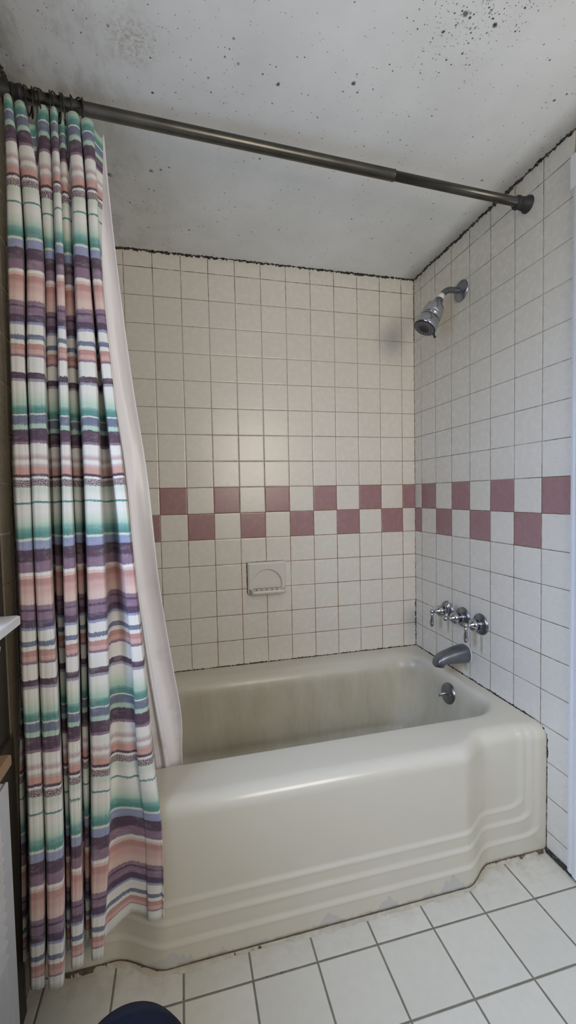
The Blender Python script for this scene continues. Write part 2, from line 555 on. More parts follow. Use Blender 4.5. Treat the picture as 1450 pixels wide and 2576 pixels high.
def cloth_mat():
    k = N('striped watercolour cloth')
    uv = k.n('UVMap', uv_map='UVMap').outputs[0]
    U, V, _ = k.xyz(uv)[:3]
    uvec = k.comb(U, V, 0)
    # brushed, jagged edges: fine across the cloth and slow along it
    n1 = k.noise(k.comb(k.math('MULTIPLY', U, 1), k.math('MULTIPLY', V, .25), 0), 420, 3, .7)
    n2 = k.noise(k.comb(U, k.math('MULTIPLY', V, .3), 3), 30, 3, .6)
    n3 = k.noise(k.comb(U, k.math('MULTIPLY', V, .6), 7), 7, 2, .5)
    amp = k.rng(k.noise(k.comb(k.math('MULTIPLY', U, .4), k.math('MULTIPLY', V, 1), 9), 22, 2), .5, .68, .006, .028)
    dv = k.math('SUBTRACT', 1.795, V)
    t = k.math('MULTIPLY', dv, k.math('ADD', 1.4606, k.math('MULTIPLY', dv, .0375)))
    t = k.math('ADD', t, k.math('MULTIPLY', k.math('SUBTRACT', n1, .5), amp))
    t = k.math('ADD', t, k.math('MULTIPLY', k.math('SUBTRACT', n2, .5), .011))
    t = k.math('ADD', t, k.math('MULTIPLY', k.math('SUBTRACT', n3, .5), .020))
    t = k.math('FRACT', k.math('ADD', t, 4.0))
    stops = []
    for i, (a, c, s) in enumerate(BANDS):
        prev = BANDS[i - 1][1]
        if i:
            stops.append((a - s, prev))
        stops.append((a + (s if i else 0), c))
    stops.append((.9985, WHITE))
    stops.sort(key=lambda q: q[0])
    col = None
    chunks = [stops[i:i + 30] for i in range(0, len(stops), 30)]
    for i, ch in enumerate(chunks):
        # each ramp holds up to 30 stops
        st = ch if i == 0 else [chunks[i - 1][-1]] + ch
        lo, hi = st[0][0], max(st[-1][0], st[0][0] + 1e-3)
        tt = k.rng(t, lo, hi)
        r = k.n('ValToRGB')
        e = r.color_ramp.elements
        e[0].position = 0
        e[0].color = st[0][1] + (1,)
        e[1].position = 1
        e[1].color = st[-1][1] + (1,)
        for p, c in st[1:-1]:
            x = e.new((p - lo) / (hi - lo))
            x.color = c + (1,)
        k._in(r.inputs[0], tt)
        col = r.outputs[0] if col is None else k.mix(k.math('GREATER_THAN', t, lo), col, r.outputs[0])
    # speckled dry-brush band
    sb = k.math('MULTIPLY', k.rng(t, .926, .928), k.rng(t, .950, .952, 1, 0))
    sn = k.noise(k.comb(U, V, 0), 520, 2, .6)
    col = k.mix(k.math('MULTIPLY', sb, k.rng(sn, .50, .53)), col, (.07, .04, .07, 1))
    col = k.mix(k.math('MULTIPLY', sb, k.rng(sn, .47, .44)), col, (.62, .58, .56, 1))
    # patches of lighter wash in the colour
    w = k.noise(k.comb(U, k.math('MULTIPLY', V, 2.2), 0), 26, 4, .7)
    col = k.mix(k.rng(w, .5, .8, 0, .35), col, (.66, .66, .64, 1))
    hem = k.rng(V, .1405, .1395)
    col = k.mix(hem, col, (.70, .71, .68, 1))
    weave = k.noise(k.comb(U, V, 0), 900, 2)
    col = k.mix(k.rng(weave, .3, .7, 0, .12), col, (.2, .2, .2, 1))
    nrm = k.bump(weave, .2, .0006)
    p = k.bsdf(col, .85, 0, nrm, Sheen_Weight=.1, Specular_IOR_Level=.2)
    return k.m


M['cloth'] = cloth_mat()


def liner_mat():
    k = N('white plastic liner')
    uv = k.n('UVMap', uv_map='UVMap').outputs[0]
    U, V, _ = k.xyz(uv)[:3]
    n = k.noise(k.comb(U, k.math('MULTIPLY', V, .7), 0), 9, 5, .65)
    low = k.rng(V, 1.0, .45, 0, 1)
    col = k.mix(k.math('MULTIPLY', low, k.rng(n, .5, .7, 0, .7)), (.90, .89, .92, 1), (.58, .50, .47, 1))
    sp = k.noise(k.comb(U, V, 0), 70, 4, .7)
    col = k.mix(k.math('MULTIPLY', low, k.rng(sp, .66, .72, 0, .6)), col, (.3, .24, .2, 1))
    p = k.bsdf(col, .38, 0, k.bump(k.noise(k.comb(k.math('MULTIPLY', U, 3), V, 0), 14, 3), .25, .006))
    tr = k.n('BsdfTranslucent')
    tr.inputs[0].default_value = (.72, .70, .78, 1)
    mx = k.n('MixShader')
    mx.inputs[0].default_value = .12
    k.t.links.new(p.outputs[0], mx.inputs[1])
    k.t.links.new(tr.outputs[0], mx.inputs[2])
    k.t.links.new(mx.outputs[0], k.out.inputs[0])
    return k.m


M['liner'] = liner_mat()

# ================================================================== ROOM
def struct(name, parts, mat, smooth=False):
    o = obj(name, *join(*parts), mat, smooth=smooth)
    return tag(o, kind='structure')


struct('floor', [box(-W - .12, .12, YF - .1, .12, -.10, 0)], M['floor'])
struct('ceiling', [box(-W - .12, .12, YF - .1, .12, ZC, ZC + .10)], M['ceiling'])
struct('wall_back', [box(-W - .12, .12, 0, .12, 0, ZC)], M['tile_back'])
struct('wall_front', [box(-W - .12, .12, YF - .12, YF, 0, ZC)], M['plaster'])
# right wall: tiled by the tub, then the doorway, then painted wall
DY0, DY1, DZ = -1.66, -.905, 1.955       # door opening
tag(struct('wall_right', [box(0, .12, LEDGE, 0, 0, ZC)], M['tile_right']), 'tiled wall with the shower fittings')
struct('wall_right_doorway', [box(.006, .12, DY1, LEDGE, 0, ZC), box(.006, .12, DY0, DY1, DZ, ZC), box(.006, .12, YF, DY0, 0, ZC)], M['dark_wood'])
# left wall: tiled by the tub, then the window
WY0, WY1, WZ0, WZ1 = -1.80, -.93, .90, 1.60
LT = -.775
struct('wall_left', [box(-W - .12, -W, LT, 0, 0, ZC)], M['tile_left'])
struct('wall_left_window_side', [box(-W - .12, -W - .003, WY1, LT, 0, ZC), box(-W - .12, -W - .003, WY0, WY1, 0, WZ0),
                                 box(-W - .12, -W - .003, WY0, WY1, WZ1, ZC), box(-W - .12, -W - .003, YF, WY0, 0, ZC)], M['brown_wall'])
bpy.data.objects['wall_right_doorway'].name = 'wall_right.001'
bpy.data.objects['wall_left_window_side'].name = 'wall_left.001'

# door casing on the right wall (stepped moulding), floor to just under the ceiling
def casing_profile(y_out, sgn, x_wall, dirx):
    """moulded casing cross-section: list of (y, x) from the outer edge inwards; width 90 mm"""
    pr = [(0, 0), (0, .010), (.004, .014), (.012, .016), (.018, .014), (.022, .018), (.034, .021), (.050, .019), (.062, .016), (.072, .014), (.080, .016), (.088, .013), (.090, 0)]
    return [(y_out + sgn * a, x_wall + dirx * b) for a, b in pr]


def extrude_z(prof, z0, z1):
    n = len(prof)
    V = [(x, y, z) for z in (z0, z1) for y, x in prof]
    F = [(i, (i + 1) % n, n + (i + 1) % n, n + i) for i in range(n)]
    F += [tuple(reversed(range(n))), tuple(range(n, 2 * n))]
    return V, F


CY = -.815
parts = [box(.030, .070, DY0 + .018, DY1 - .018, .008, DZ - .018, .002), extrude_z(casing_profile(CY, -1, 0.006, -1), .012, DZ + .075),
         box(.006, -.014, DY0 - .09, CY, DZ - .012, DZ + .075),
         extrude_z(casing_profile(DY0 - .09, 1, 0.006, -1), .012, DZ - .012),
         box(.004, .13, DY1 - .016, DY1, 0.0, DZ), box(.004, .13, DY0, DY0 + .016, 0.0, DZ), box(.004, .13, DY0, DY1, DZ - .016, DZ)]
tag(struct('door_1', parts, M['white_paint'], True), 'white door in a moulded casing')
bpy.data.objects['door_1'].data.polygons.foreach_set('use_smooth', [False] * len(bpy.data.objects['door_1'].data.polygons))

# window in the left wall: frame, casing, glass, sill board and apron moulding
win = empty('window_1', (-W, (WY0 + WY1) / 2, WZ0))
win['kind'] = 'structure'
xw = -W - .003
fr = [box(xw - .07, xw - .03, WY0, WY1, WZ0, WZ0 + .05), box(xw - .07, xw - .03, WY0, WY1, WZ1 - .05, WZ1), box(xw - .07, xw - .03, WY0, WY0 + .045, WZ0, WZ1),
      box(xw - .07, xw - .03, WY1 - .045, WY1, WZ0, WZ1), box(xw - .065, xw - .035, WY0, WY1, 1.255, 1.29)]
obj('window_frame', *join(*fr), M['white_paint'], win, False)
obj('window_pane', *box(xw - .052, xw - .048, WY0 + .04, WY1 - .04, WZ0 + .04, WZ1 - .04), M['glass'], win, False)
cs = [extrude_z([(a, b) for a, b in casing_profile(WY1 + .072, -1, xw, 1)], .893, WZ1 + .07), extrude_z(casing_profile(WY0 - .075, 1, xw, 1), .893, WZ1 + .07),
      box(xw, xw + .018, WY0 - .075, WY1 + .072, WZ1, WZ1 + .08)]
obj('window_casing', *join(*cs), M['white_paint'], win, False)
obj('window_sill', *box(xw - .03, -1.398, WY0 - .11, -.835, .872, .893, .003), M['white_paint'], win, False)
ap = [(xw, .872), (xw + .028, .872), (xw + .028, .862), (xw + .020, .850), (xw + .024, .838), (xw + .020, .815), (xw + .012, .795), (xw + .010, .782), (xw, .770)]
V = [(x, y, z) for y in (WY0 - .08, -.862) for x, z in ap]
n = len(ap)
F = [(i, (i + 1) % n, n + (i + 1) % n, n + i) for i in range(n)] + [tuple(range(n)), tuple(reversed(range(n, 2 * n)))]
obj('window_apron', V, F, M['white_paint'], win, False)


# irregular blackened joints ------------------------------------------------
def bead(path, nrm1, nrm2, w, seed, rough=.6, n=240, base=.35):
    """irregular bead of sealant along a corner: path p0->p1, hugging the two directions nrm1 and nrm2"""
    rs = np.random.RandomState(seed)
    p0, p1 = np.array(path[0], float), np.array(path[1], float)
    L = np.linalg.norm(p1 - p0)
    n = max(24, int(L / .0025))
    t = np.linspace(0, 1, n)

    def nz():
        a = np.convolve(rs.rand(n + 12), np.ones(3) / 3, 'same')[:n]
        b = np.convolve(rs.rand(n + 60), np.ones(31) / 31, 'same')[:n]
        return np.clip(.5 + (a - .5) * 1.6 + (b - .5) * 2.2, 0, 1)
    w1 = w * (base + rough * nz())
    w2 = w * (base + rough * nz())
    c = p0 + np.outer(t, p1 - p0)
    n1, n2 = np.array(nrm1, float), np.array(nrm2, float)
    e = .0006
    rows = [c + n1 * .0001 + n2 * .0001, c + np.outer(w1, n1) + n2 * .0001, c + np.outer(w1 * .96, n1) + n2 * e,
            c + np.outer(w1 * .45, n1) + np.outer(w2 * .45, n2), c + np.outer(w2 * .96, n2) + n1 * e, c + np.outer(w2, n2) + n1 * .0001]
    A = np.stack(rows + [rows[0]])
    return grid(A)


struct('trim_1', [bead([(-W, 0, ZC), (0, 0, ZC)], (0, -1, 0), (0, 0, -1), .0085, 1, 1.0, base=.10)], M['mould'], True)
struct('trim_2', [bead([(0, 0, ZC), (0, -1.30, ZC)], (-1, 0, 0), (0, 0, -1), .0095, 2, 1.0, base=.15)], M['mould'], True)
struct('trim_3', [bead([(-W, 0, ZC), (-W, -1.4, ZC)], (1, 0, 0), (0, 0, -1), .010, 3, .8, base=.25)], M['mould'], True)
struct('trim_4', [bead([(0, 0, 1.80), (0, 0, ZC)], (-1, 0, 0), (0, -1, 0), .0035, 4, .9, base=.15)], M['mould'], True)
struct('trim_5', [bead([(0, 0, H), (0, 0, .62)], (-1, 0, 0), (0, -1, 0), .0050, 5, .9, base=.1)], M['mould'], True)
struct('trim_6', [bead([(0, 0, .62), (0, 0, 1.80)], (-1, 0, 0), (0, -1, 0), .0030, 6, .6, base=.1)], M['sealant'], True)
struct('baseboard_right', [box(0, -.006, LEDGE - .004, -.735, 0, .016, .002), bead([(0, -.735, 0.0), (0, -1.66, 0.0)], (-1, 0, 0), (0, 0, 1), .006, 7, .8)], M['mould'], True)

# ================================================================== BATHTUB
def fbulge(x):
    return sstep(-.205, -.322, x) * sstep(-1.262, -1.135, x)


def tub_front(x):
    return -.7385 - .0515 * fbulge(x)


XL, XR = -W + .001, -.001
nx = 420
xs = np.linspace(XL, XR, nx)


def recess(x, z):
    d = 0
    for a, zb in ((.088, .158), (.060, .117), (.036, .066)):
        cx = np.minimum(x - (XL + a), (XR - a) - x) * .5
        cz = z - zb
        r = .024
        q = np.where((cx < r) & (cz < r), r - np.sqrt(np.maximum(r - cx, 0) ** 2 + np.maximum(r - cz, 0) ** 2), np.minimum(cx, cz))
        d = d + .0048 * sstep(-.0070, .0065, q) - .0009 * np.exp(-((q + .005) / .005) ** 2)
    return d


R0 = .040
rows = []
for z in np.linspace(0, H - R0, 150):
    y = tub_front(xs) + recess(xs, z) 
    rows.append(np.stack([xs, y, np.full(nx, z)], 1))
ytop = rows[-1][:, 1]
for ph in np.linspace(0, 90, 12)[1:]:
    p = math.radians(ph)
    rows.append(np.stack([xs, ytop + R0 * (1 - math.cos(p)), np.full(nx, H - R0 + R0 * math.sin(p))], 1))
A = np.stack(rows)
apron_v, apron_f = grid(A)
# outer loop of the deck: front edge points then along the walls
fe = rows[-1][:, :2]
left = np.stack([np.full(120, XL), np.linspace(fe[0, 1], -.001, 122)[1:-1]], 1)
back = np.stack([np.linspace(XL, XR, 300), np.full(300, -.001)], 1)
right = np.stack([np.full(120, XR), np.linspace(-.001, fe[-1, 1], 122)[1:-1]], 1)
outer = np.concatenate([fe, right[::-1], back[::-1], left[::-1]])
C0 = np.array([-.72, -.335])
dirs = outer - C0
dl = np.linalg.norm(dirs, axis=1)
dirs = dirs / dl[:, None]


def rr_loop(x0, x1, y0, y1, r):
    """rounded rectangle radius along each ray from C0"""
    out = []
    cs = [(x1 - r, y1 - r), (x0 + r, y1 - r), (x0 + r, y0 + r), (x1 - r, y0 + r)]
    for d in dirs:
        best = 1e9
        tx = ((x1 if d[0] > 0 else x0) - C0[0]) / d[0] if abs(d[0]) > 1e-9 else 1e9
        ty = ((y1 if d[1] > 0 else y0) - C0[1]) / d[1] if abs(d[1]) > 1e-9 else 1e9
        t = min(tx, ty)
        p = C0 + d * t
        for cx, cy in cs:
            if (p[0] - cx) * (1 if cx > C0[0] else -1) > 0 and (p[1] - cy) * (1 if cy > C0[1] else -1) > 0:
                oc = C0 - np.array([cx, cy])
                b = oc @ d
                c = oc @ oc - r * r
                q = b * b - c
                if q > 0:
                    t = -b + math.sqrt(q)
        out.append(C0 + d * t)
    return np.array(out)


# (x0, x1, y0, y1, corner radius, z)
spec = [(-1.385, -.036, -.636, -.040, .125, .3965), (-1.378, -.043, -.629, -.056, .120, .3952), (-1.370, -.050, -.621, -.074, .115, .3905),
        (-1.363, -.0555, -.614, -.090, .112, .380), (-1.357, -.060, -.608, -.102, .110, .364), (-1.350, -.064, -.604, -.110, .108, .342),
        (-1.325, -.072, -.598, -.117, .106, .300), (-1.29, -.084, -.591, -.122, .105, .250), (-1.245, -.100, -.583, -.128, .105, .190),
        (-1.200, -.122, -.573, -.136, .105, .135), (-1.170, -.140, -.563, -.136, .10, .105), (-1.14, -.165, -.545, -.152, .09, .082), (-1.10, -.20, -.515, -.18, .08, .070), (-.95, -.34, -.42, -.26, .06, .066)]
loops = [np.concatenate([outer, np.full((len(outer), 1), H)], 1)]
prev = loops[0]
for i, sp_ in enumerate(spec):
    cur = np.concatenate([rr_loop(*sp_[:5]), np.full((len(outer), 1), sp_[5])], 1)
    if i == 0:
        for q in (.25, .5, .75):
            loops.append(loops[0] * (1 - q) + cur * q)
    loops.append(cur)
A = np.stack(loops)
# smooth the profile between the loops by Catmull-Rom subdivision
def cr_rows(A, sub):
    out = []
    m = len(A)
    for i in range(m - 1):
        p0, p1, p2, p3 = A[max(i - 1, 0)], A[i], A[i + 1], A[min(i + 2, m - 1)]
        for s in range(sub):
            t = s / sub
            out.append(.5 * ((2 * p1) + (-p0 + p2) * t + (2 * p0 - 5 * p1 + 4 * p2 - p3) * t * t + (-p0 + 3 * p1 - 3 * p2 + p3) * t ** 3))
    out.append(A[-1])
    return np.stack(out)


A = np.concatenate([A[:4], cr_rows(A[4:], 4)])
A = np.concatenate([A, A[:, :1]], 1)
deck_v, deck_f = grid(A)
nl = A.shape[1]
cap = tuple((A.shape[0] - 1) * nl + i for i in range(nl - 1))
deck_f = list(deck_f) + [cap]
tub = empty('bathtub', (-.7235, -.40, 0), 'almond enamelled alcove bathtub with ribbed apron and chipped foot', 'bathtub')
V, F = join((apron_v, apron_f), (deck_v, deck_f))
body = obj('tub_body', V, F, M['tub'], tub)
bm_mod = body.modifiers.new('weld', 'WELD')
bm_mod.merge_threshold = .0002

# drain in the tub floor
drain = obj('drain', *lathe((-.30, -.345, .0655), (0, 0, 1), [(0, .026), (.003, .026), (.004, .022), (.002, .014), (.001, .001)], 32), M['chrome_dull'], tub)


# caulk and mould lines of the tub
def along(xa, xb, z, w, seed, zoff=0.0, out=-1, wob=.004):
    """flat ragged strip on the floor following the apron foot"""
    rs = np.random.RandomState(seed)
    n = int((xb - xa) / .003)
    x = np.linspace(xa, xb, n)
    y = tub_front(x)
    a = np.convolve(rs.rand(n + 20), np.ones(7) / 7, 'same')[:n]
    b = np.convolve(rs.rand(n + 80), np.ones(41) / 41, 'same')[:n]
    ww = w * np.clip(.55 + (a - .5) * 1.8 + (b - .5) * 3.5, .12, 1.3)
    g = np.stack([-np.gradient(y, x), np.ones(n)], 1)
    g /= np.linalg.norm(g, axis=1)[:, None]
    g = -g
    A = np.stack([np.stack([x - g[:, 0] * .004, y - g[:, 1] * .004, np.full(n, z)], 1),
                  np.stack([x + g[:, 0] * .0015, y + g[:, 1] * .0015, z + .002 + .002 * a], 1),
                  np.stack([x + g[:, 0] * ww * .8, y + g[:, 1] * ww * .8, np.full(n, .0016)], 1),
                  np.stack([x + g[:, 0] * ww, y + g[:, 1] * ww, np.full(n, .0002)], 1)])
    return grid(A)


obj('floor_caulk', *along(XL, XR, .006, .010, 11), M['old_caulk'], tub)['label'] = 'yellowed ragged caulk'
obj('dirt_line', *join(along(XL, -1.09, .0085, .006, 12), along(-.33, XR, .0085, .0085, 13), along(-1.09, -.33, .0098, .0022, 14)), M['sealant'], tub)['label'] = 'blackened dirt at the foot'
o = obj('wall_sealant', *join(bead([(XL, 0, H), (-1.0, 0, H)], (0, 0, 1), (0, -1, 0), .0055, 15, .7, base=.15), bead([(-1.0, 0, H), (0, 0, H)], (0, 0, 1), (0, -1, 0), .0050, 16, 1.0, base=.08),
                              bead([(0, 0, H), (0, -.69, H)], (0, 0, 1), (-1, 0, 0), .0050, 17, 1.0, base=.12),
                              bead([(0, -.69, H - .002), (0, -.728, H - .014)], (0, -.3, 1), (-1, 0, 0), .0055, 18, .9, base=.25),
                              bead([(0, -.7375, .375), (0, -.739, .30)], (0, -1, 0), (-1, 0, 0), .005, 19, .9, base=.2),
                              bead([(0, -.739, .30), (0, -.739, .0)], (0, -1, 0), (-1, 0, 0), .0025, 20, .9, base=.05)), M['mould'], tub)
o['label'] = 'black mouldy sealant'

# overflow plate with trip lever
ov = empty('overflow_plate', (-.060, -.345, .327), 'round dull chrome overflow plate with trip lever inside the tub', 'overflow plate')
axo = Vector((-1, 0, .12)).normalized()
ob = Vector((-.066, -.345, .327)) - axo * .004
obj('plate', *lathe(ob, axo, [(0, .040), (.008, .0405), (.0115, .038), (.0135, .030), (.014, .001)], 48), M['chrome_dull'], ov)
a_, u_, w_ = frame(axo)
for sx in (-1, 1):
    c = ob + Vector((0, sx * .020, 0)) + axo * .0125
    obj('screw', *lathe(c, axo, [(0, .006), (.0022, .006), (.003, .004), (.0022, .001)], 20), M['chrome_dull'], ov)
p0 = ob + axo * .012
obj('trip_lever', *tube([p0, p0 + Vector((-.010, .001, .002)), p0 + Vector((-.020, .003, .000)), p0 + Vector((-.033, .006, -.008))], [.0052, .0048, .004, .0052], 14), M['chrome'], ov)

# ================================================================== TAPS
def tap(name, y, z, reach, ang, label, cat='tap handle'):
    t = empty(name, (0, y, z), label, cat)
    obj('escutcheon', *lathe((0.0005, y, z), (-1, 0, 0), [(0, .0395), (.004, .0395), (.007, .0375), (.010, .030), (.013, .022), (.014, .001)], 48), M['chrome_dull'], t)
    r = reach
    obj('stem', *lathe((-.010, y, z), (-1, 0, 0), [(0, .0180), (r * .20, .0180), (r * .21, .0205), (r * .30, .0205), (r * .31, .0225), (r * .42, .0230), (r * .52, .0215), (r * .62, .0165), (r * .70, .0098), (r * .78, .0068), (r * .95, .0062)], 36), M['chrome'], t)
    # lever: ball, collar and teardrop grip
    bx = -.010 - r
    hub = (bx, y, z + .001)
    d = Vector((math.sin(ang[0]), math.sin(ang[1]), -math.cos(ang[0]) * math.cos(ang[1]))).normalized()
    gv = lathe(Vector(hub) + d * .006, d, [(0, .005), (.003, .006), (.005, .0078), (.008, .0078), (.010, .0055), (.013, .0052), (.022, .0066), (.036, .0088), (.046, .0092), (.053, .0078), (.058, .0048), (.0605, .0008)], 28)
    lv = obj('lever', *join(sphere(hub, .0098), gv), M['chrome'], t)
    return t


tap('tap_handle', -.247, .6285, .064, (.0, .05), 'chrome lever tap nearest the back corner, lever hanging down')
tap('tap_handle', -.347, .6275, .070, (.28, .06), 'middle chrome lever tap, lever turned up')
tap('tap_handle', -.447, .6290, .056, (.03, .0), 'chrome lever tap farthest from the back corner, loose in its tile')
mid = [o for o in bpy.data.objects if o.name == 'tap_handle.001'][0]
for c in mid.children:
    if c.name.startswith('lever'):
        # turn the middle lever upwards
        c.location.z += 0
        me = c.data
        hz = .001
        for v in me.vertices:
            v.co.z = 2 * hz - v.co.z
            v.co.x = v.co.x
        me.flip_normals()

# spout
sy = -.360
sp = empty('tub_spout', (0, sy, .488), 'satin grey metal bathtub spout below the tap handles', 'spout')
secs = [  # x, centre z, half width y, half height z
    (-.0005, .488, .034, .0345), (-.012, .488, .0345, .035), (-.04, .4865, .033, .0325), (-.070, .4830, .0305, .0285), (-.095, .4795, .0285, .0245),
    (-.112, .4760, .0270, .0220), (-.124, .4715, .0252, .0195), (-.132, .4660, .0225, .0160), (-.137, .4600, .0180, .0110), (-.1385, .456, .010, .005)]
V, F = [], []
nn = 36
for (x, cz, hy, hz) in secs:
    for i in range(nn):
        th = 2 * PI * i / nn
        cy_, sz = math.cos(th), math.sin(th)
        e = .82
        py = hy * math.copysign(abs(cy_) ** e, cy_)
        pz = hz * math.copysign(abs(sz) ** e, sz)
        V.append((x, sy + py, cz + pz))
for k_ in range(len(secs) - 1):
    for i in range(nn):
        j = (i + 1) % nn
        F.append((k_ * nn + i, k_ * nn + j, k_ * nn + nn + j, k_ * nn + nn + i))
F += [tuple(reversed(range(nn))), tuple(range((len(secs) - 1) * nn, len(secs) * nn))]
obj('spout_body', V, F, M['spout_metal'], sp)
obj('spout_mouth', *lathe((-.117, sy, .464), (-.12, 0, -1), [(0, .0205), (.013, .0205), (.0155, .019), (.0155, .016), (.006, .015), (.006, .001)], 32), M['spout_metal'], sp)
obj('sealant_ring', *lathe((0, sy, .488), (-1, 0, 0), [(0, .0375), (.0022, .0365), (.0028, .0350), (.0028, .001)], 40), M['porcelain'], sp)

# ================================================================== SHOWER HEAD
sh = empty('shower', (0, -.338, 1.896), 'chrome shower head on a short curved arm, with white thread tape', 'shower head')
obj('escutcheon', *lathe((.0005, -.338, 1.896), (-1, 0, 0), [(0, .039), (.003, .0395), (.006, .037), (.010, .028), (.015, .016), (.016, .001)], 48), M['chrome_dull'], sh)
arm = []
for t in np.linspace(0, 1, 22):
    a = t * 1.05
    arm.append((-.004 - .040 * min(t / .35, 1) - (.055 * math.sin(max(0, (t - .35) / .65) * 1.0) if t > .35 else 0),
                -.338, 1.896 - (.045 * (1 - math.cos(max(0, (t - .35) / .65) * 1.25)) if t > .35 else 0)))
obj('arm', *tube(arm, .0112, 20), M['spout_metal'], sh)
ae = Vector(arm[-1])
hd = Vector((-.50, 0, -.866)).normalized()
obj('thread_tape', *tube([ae - hd * .010, ae + hd * .004, ae + hd * .012], [.0124, .0126, .0118], 20), M['ptfe'], sh)
hb = ae + hd * .008
obj('collar', *lathe(hb, hd, [(0, .011), (.002, .0150), (.010, .0160), (.020, .0150), (.022, .010)], 12), M['chrome_dull'], sh, smooth=False)
prof = [(.016, .012), (.020, .0195), (.028, .0230), (.034, .0235), (.0345, .0290), (.040, .0345), (.050, .0370), (.076, .0400), (.0775, .0388), (.079, .0402), (.088, .0405), (.089, .0385), (.095, .0385), (.096, .0410), (.118, .0445), (.138, .0455), (.141, .0445), (.1412, .0430)]
obj('head_body', *lathe(hb, hd, [(a * .93, b * .98) for a, b in prof], 56), M['chrome'], sh)
fc = hb + hd * (.1425 * .93)
face = obj('spray_face', *lathe(fc, hd, [(-.003, .0425), (.0005, .0415), (.0012, .040), (.0012, .019), (.0, .018), (.0, .001)], 56), M['dark_plastic'], sh)
_, fu, fw = frame(hd)
nz = []
for rr, cnt, sz in ((.0365, 30, .0013), (.0315, 24, .0015), (.0262, 20, .0014), (.0215, 16, .0012)):
    for i in range(cnt):
        th = 2 * PI * (i + (.5 if cnt in (24, 16) else 0)) / cnt
        c = fc + hd * .0011 + (fu * math.cos(th) + fw * math.sin(th)) * rr
        nz.append(lathe(c, hd, [(0, sz), (.0012, sz * .8)], 8))
nzo = obj('spray_nozzles', *join(*nz), M['nozzle'], face)
lv = hb + hd * .128
obj('spray_lever', *tube([lv + fw * .040 * (1 if fw.y > 0 else -1) * -1, lv + hd * .006 + fw * -.050 * (1 if fw.y > 0 else -1), lv + hd * .009 + fw * -.056 * (1 if fw.y > 0 else -1)], [.0035, .0042, .0055], 12), M['rubber'], sh)

# ================================================================== SOAP DISH
sx0, sx1, sz0, sz1 = -.8070, -.6400, .7035, .8385
sd = empty('soap_dish', ((sx0 + sx1) / 2, 0, sz0), 'grey white porcelain soap dish with ribbed ledge on the back wall', 'soap dish')
# plate with an arched recess: grid front surface
gx = np.linspace(sx0, sx1, 90)
gz = np.linspace(sz0, sz1, 76)
GX, GZ = np.meshgrid(gx, gz)
mx = (sx0 + sx1) / 2
arch = ((GX - mx - .001) / .066) ** 2 + ((GZ - (sz0 + .036)) / .066) ** 2
inside_ = (1 - sstep(.90, 1.03, arch)) * (GZ > sz0 + .014)
eb = np.minimum(np.minimum(GX - sx0, sx1 - GX), np.minimum(GZ - sz0, sz1 - GZ))
thick = .014 - .0045 * (1 - sstep(0, .007, eb)) - .011 * inside_
D = np.stack([GX, -thick, GZ], 2)
pv, pf = grid(D)
per = list(range(90)) + [90 * r + 89 for r in range(1, 76)] + [75 * 90 + c for c in range(88, -1, -1)] + [90 * r for r in range(74, 0, -1)]
pv = [tuple(v) for v in pv]
base_i = len(pv)
pv += [(pv[i][0], -.0005, pv[i][2]) for i in per]
m_ = len(per)
pf = list(pf) + [(per[i], base_i + i, base_i + (i + 1) % m_, per[(i + 1) % m_]) for i in range(m_)]
obj('back_plate', pv, pf, M['porcelain'], sd)
# projecting tray with a raised lip, and ribs across it
tray = []
for (yy, zz) in ((-.010, sz0 + .006), (-.010, sz0 + .022), (-.016, sz0 + .018), (-.040, sz0 + .014), (-.044, sz0 + .018), (-.049, sz0 + .018), (-.051, sz0 + .012), (-.048, sz0 + .002), (-.030, sz0 - .001)):
    row = []
    for s in np.linspace(0, 1, 30):
        c = abs(2 * s - 1)
        taper = 1 - .0 * (-yy)
        x = mx + .001 + (s - .5) * 2 * (.077 if yy > -.02 else .074 - .010 * (c ** 8) * 0)
        endr = .007 * sstep(.86, 1.0, c) if yy < -.042 else 0
        row.append((x, yy + endr, zz + (.0035 * sstep(.88, .98, c) if -.045 < yy < -.012 else 0)))
    tray.append(row)
tv, tf = grid(np.array(tray))
nb = len(tv)
tf = list(tf) + [tuple(30 * r for r in range(9)), tuple(30 * r + 29 for r in reversed(range(9))), tuple([30 * 8 + c for c in range(30)] + [c for c in reversed(range(30))])]
obj('tray', tv, tf, M['porcelain'], sd)
for i in range(5):
    x = mx - .044 + i * .0225
    pts = [(x - .002, -.014, sz0 + .020), (x - .0015, -.030, sz0 + .0185), (x, -.043, sz0 + .0185), (x, -.0465, sz0 + .016)]
    obj('rib', *tube(pts, [.0036, .0036, .0036, .003], 12), M['porcelain'], sd)
obj('mildew_edge', *join(bead([(sx0 + .002, 0, sz0), (sx1 - .002, 0, sz0)], (0, 0, -1), (0, -1, 0), .004, 31, .9, base=.05),
                         bead([(sx0, 0, sz0), (sx0, 0, sz1)], (-1, 0, 0), (0, -1, 0), .0045, 32, .5, base=.5),
                         bead([(sx0, 0, sz1), (sx1, 0, sz1)], (0, 0, 1), (0, -1, 0), .003, 33, .5, base=.3)), M['sealant'], sd)['label'] = 'dark brown mildew round the plate'

# ================================================================== CURTAIN ROD
RY = -.656
ZL, ZR = 2.064, 2.010


def rodz(x):
    return ZR + (ZL - ZR) * (-x / W)


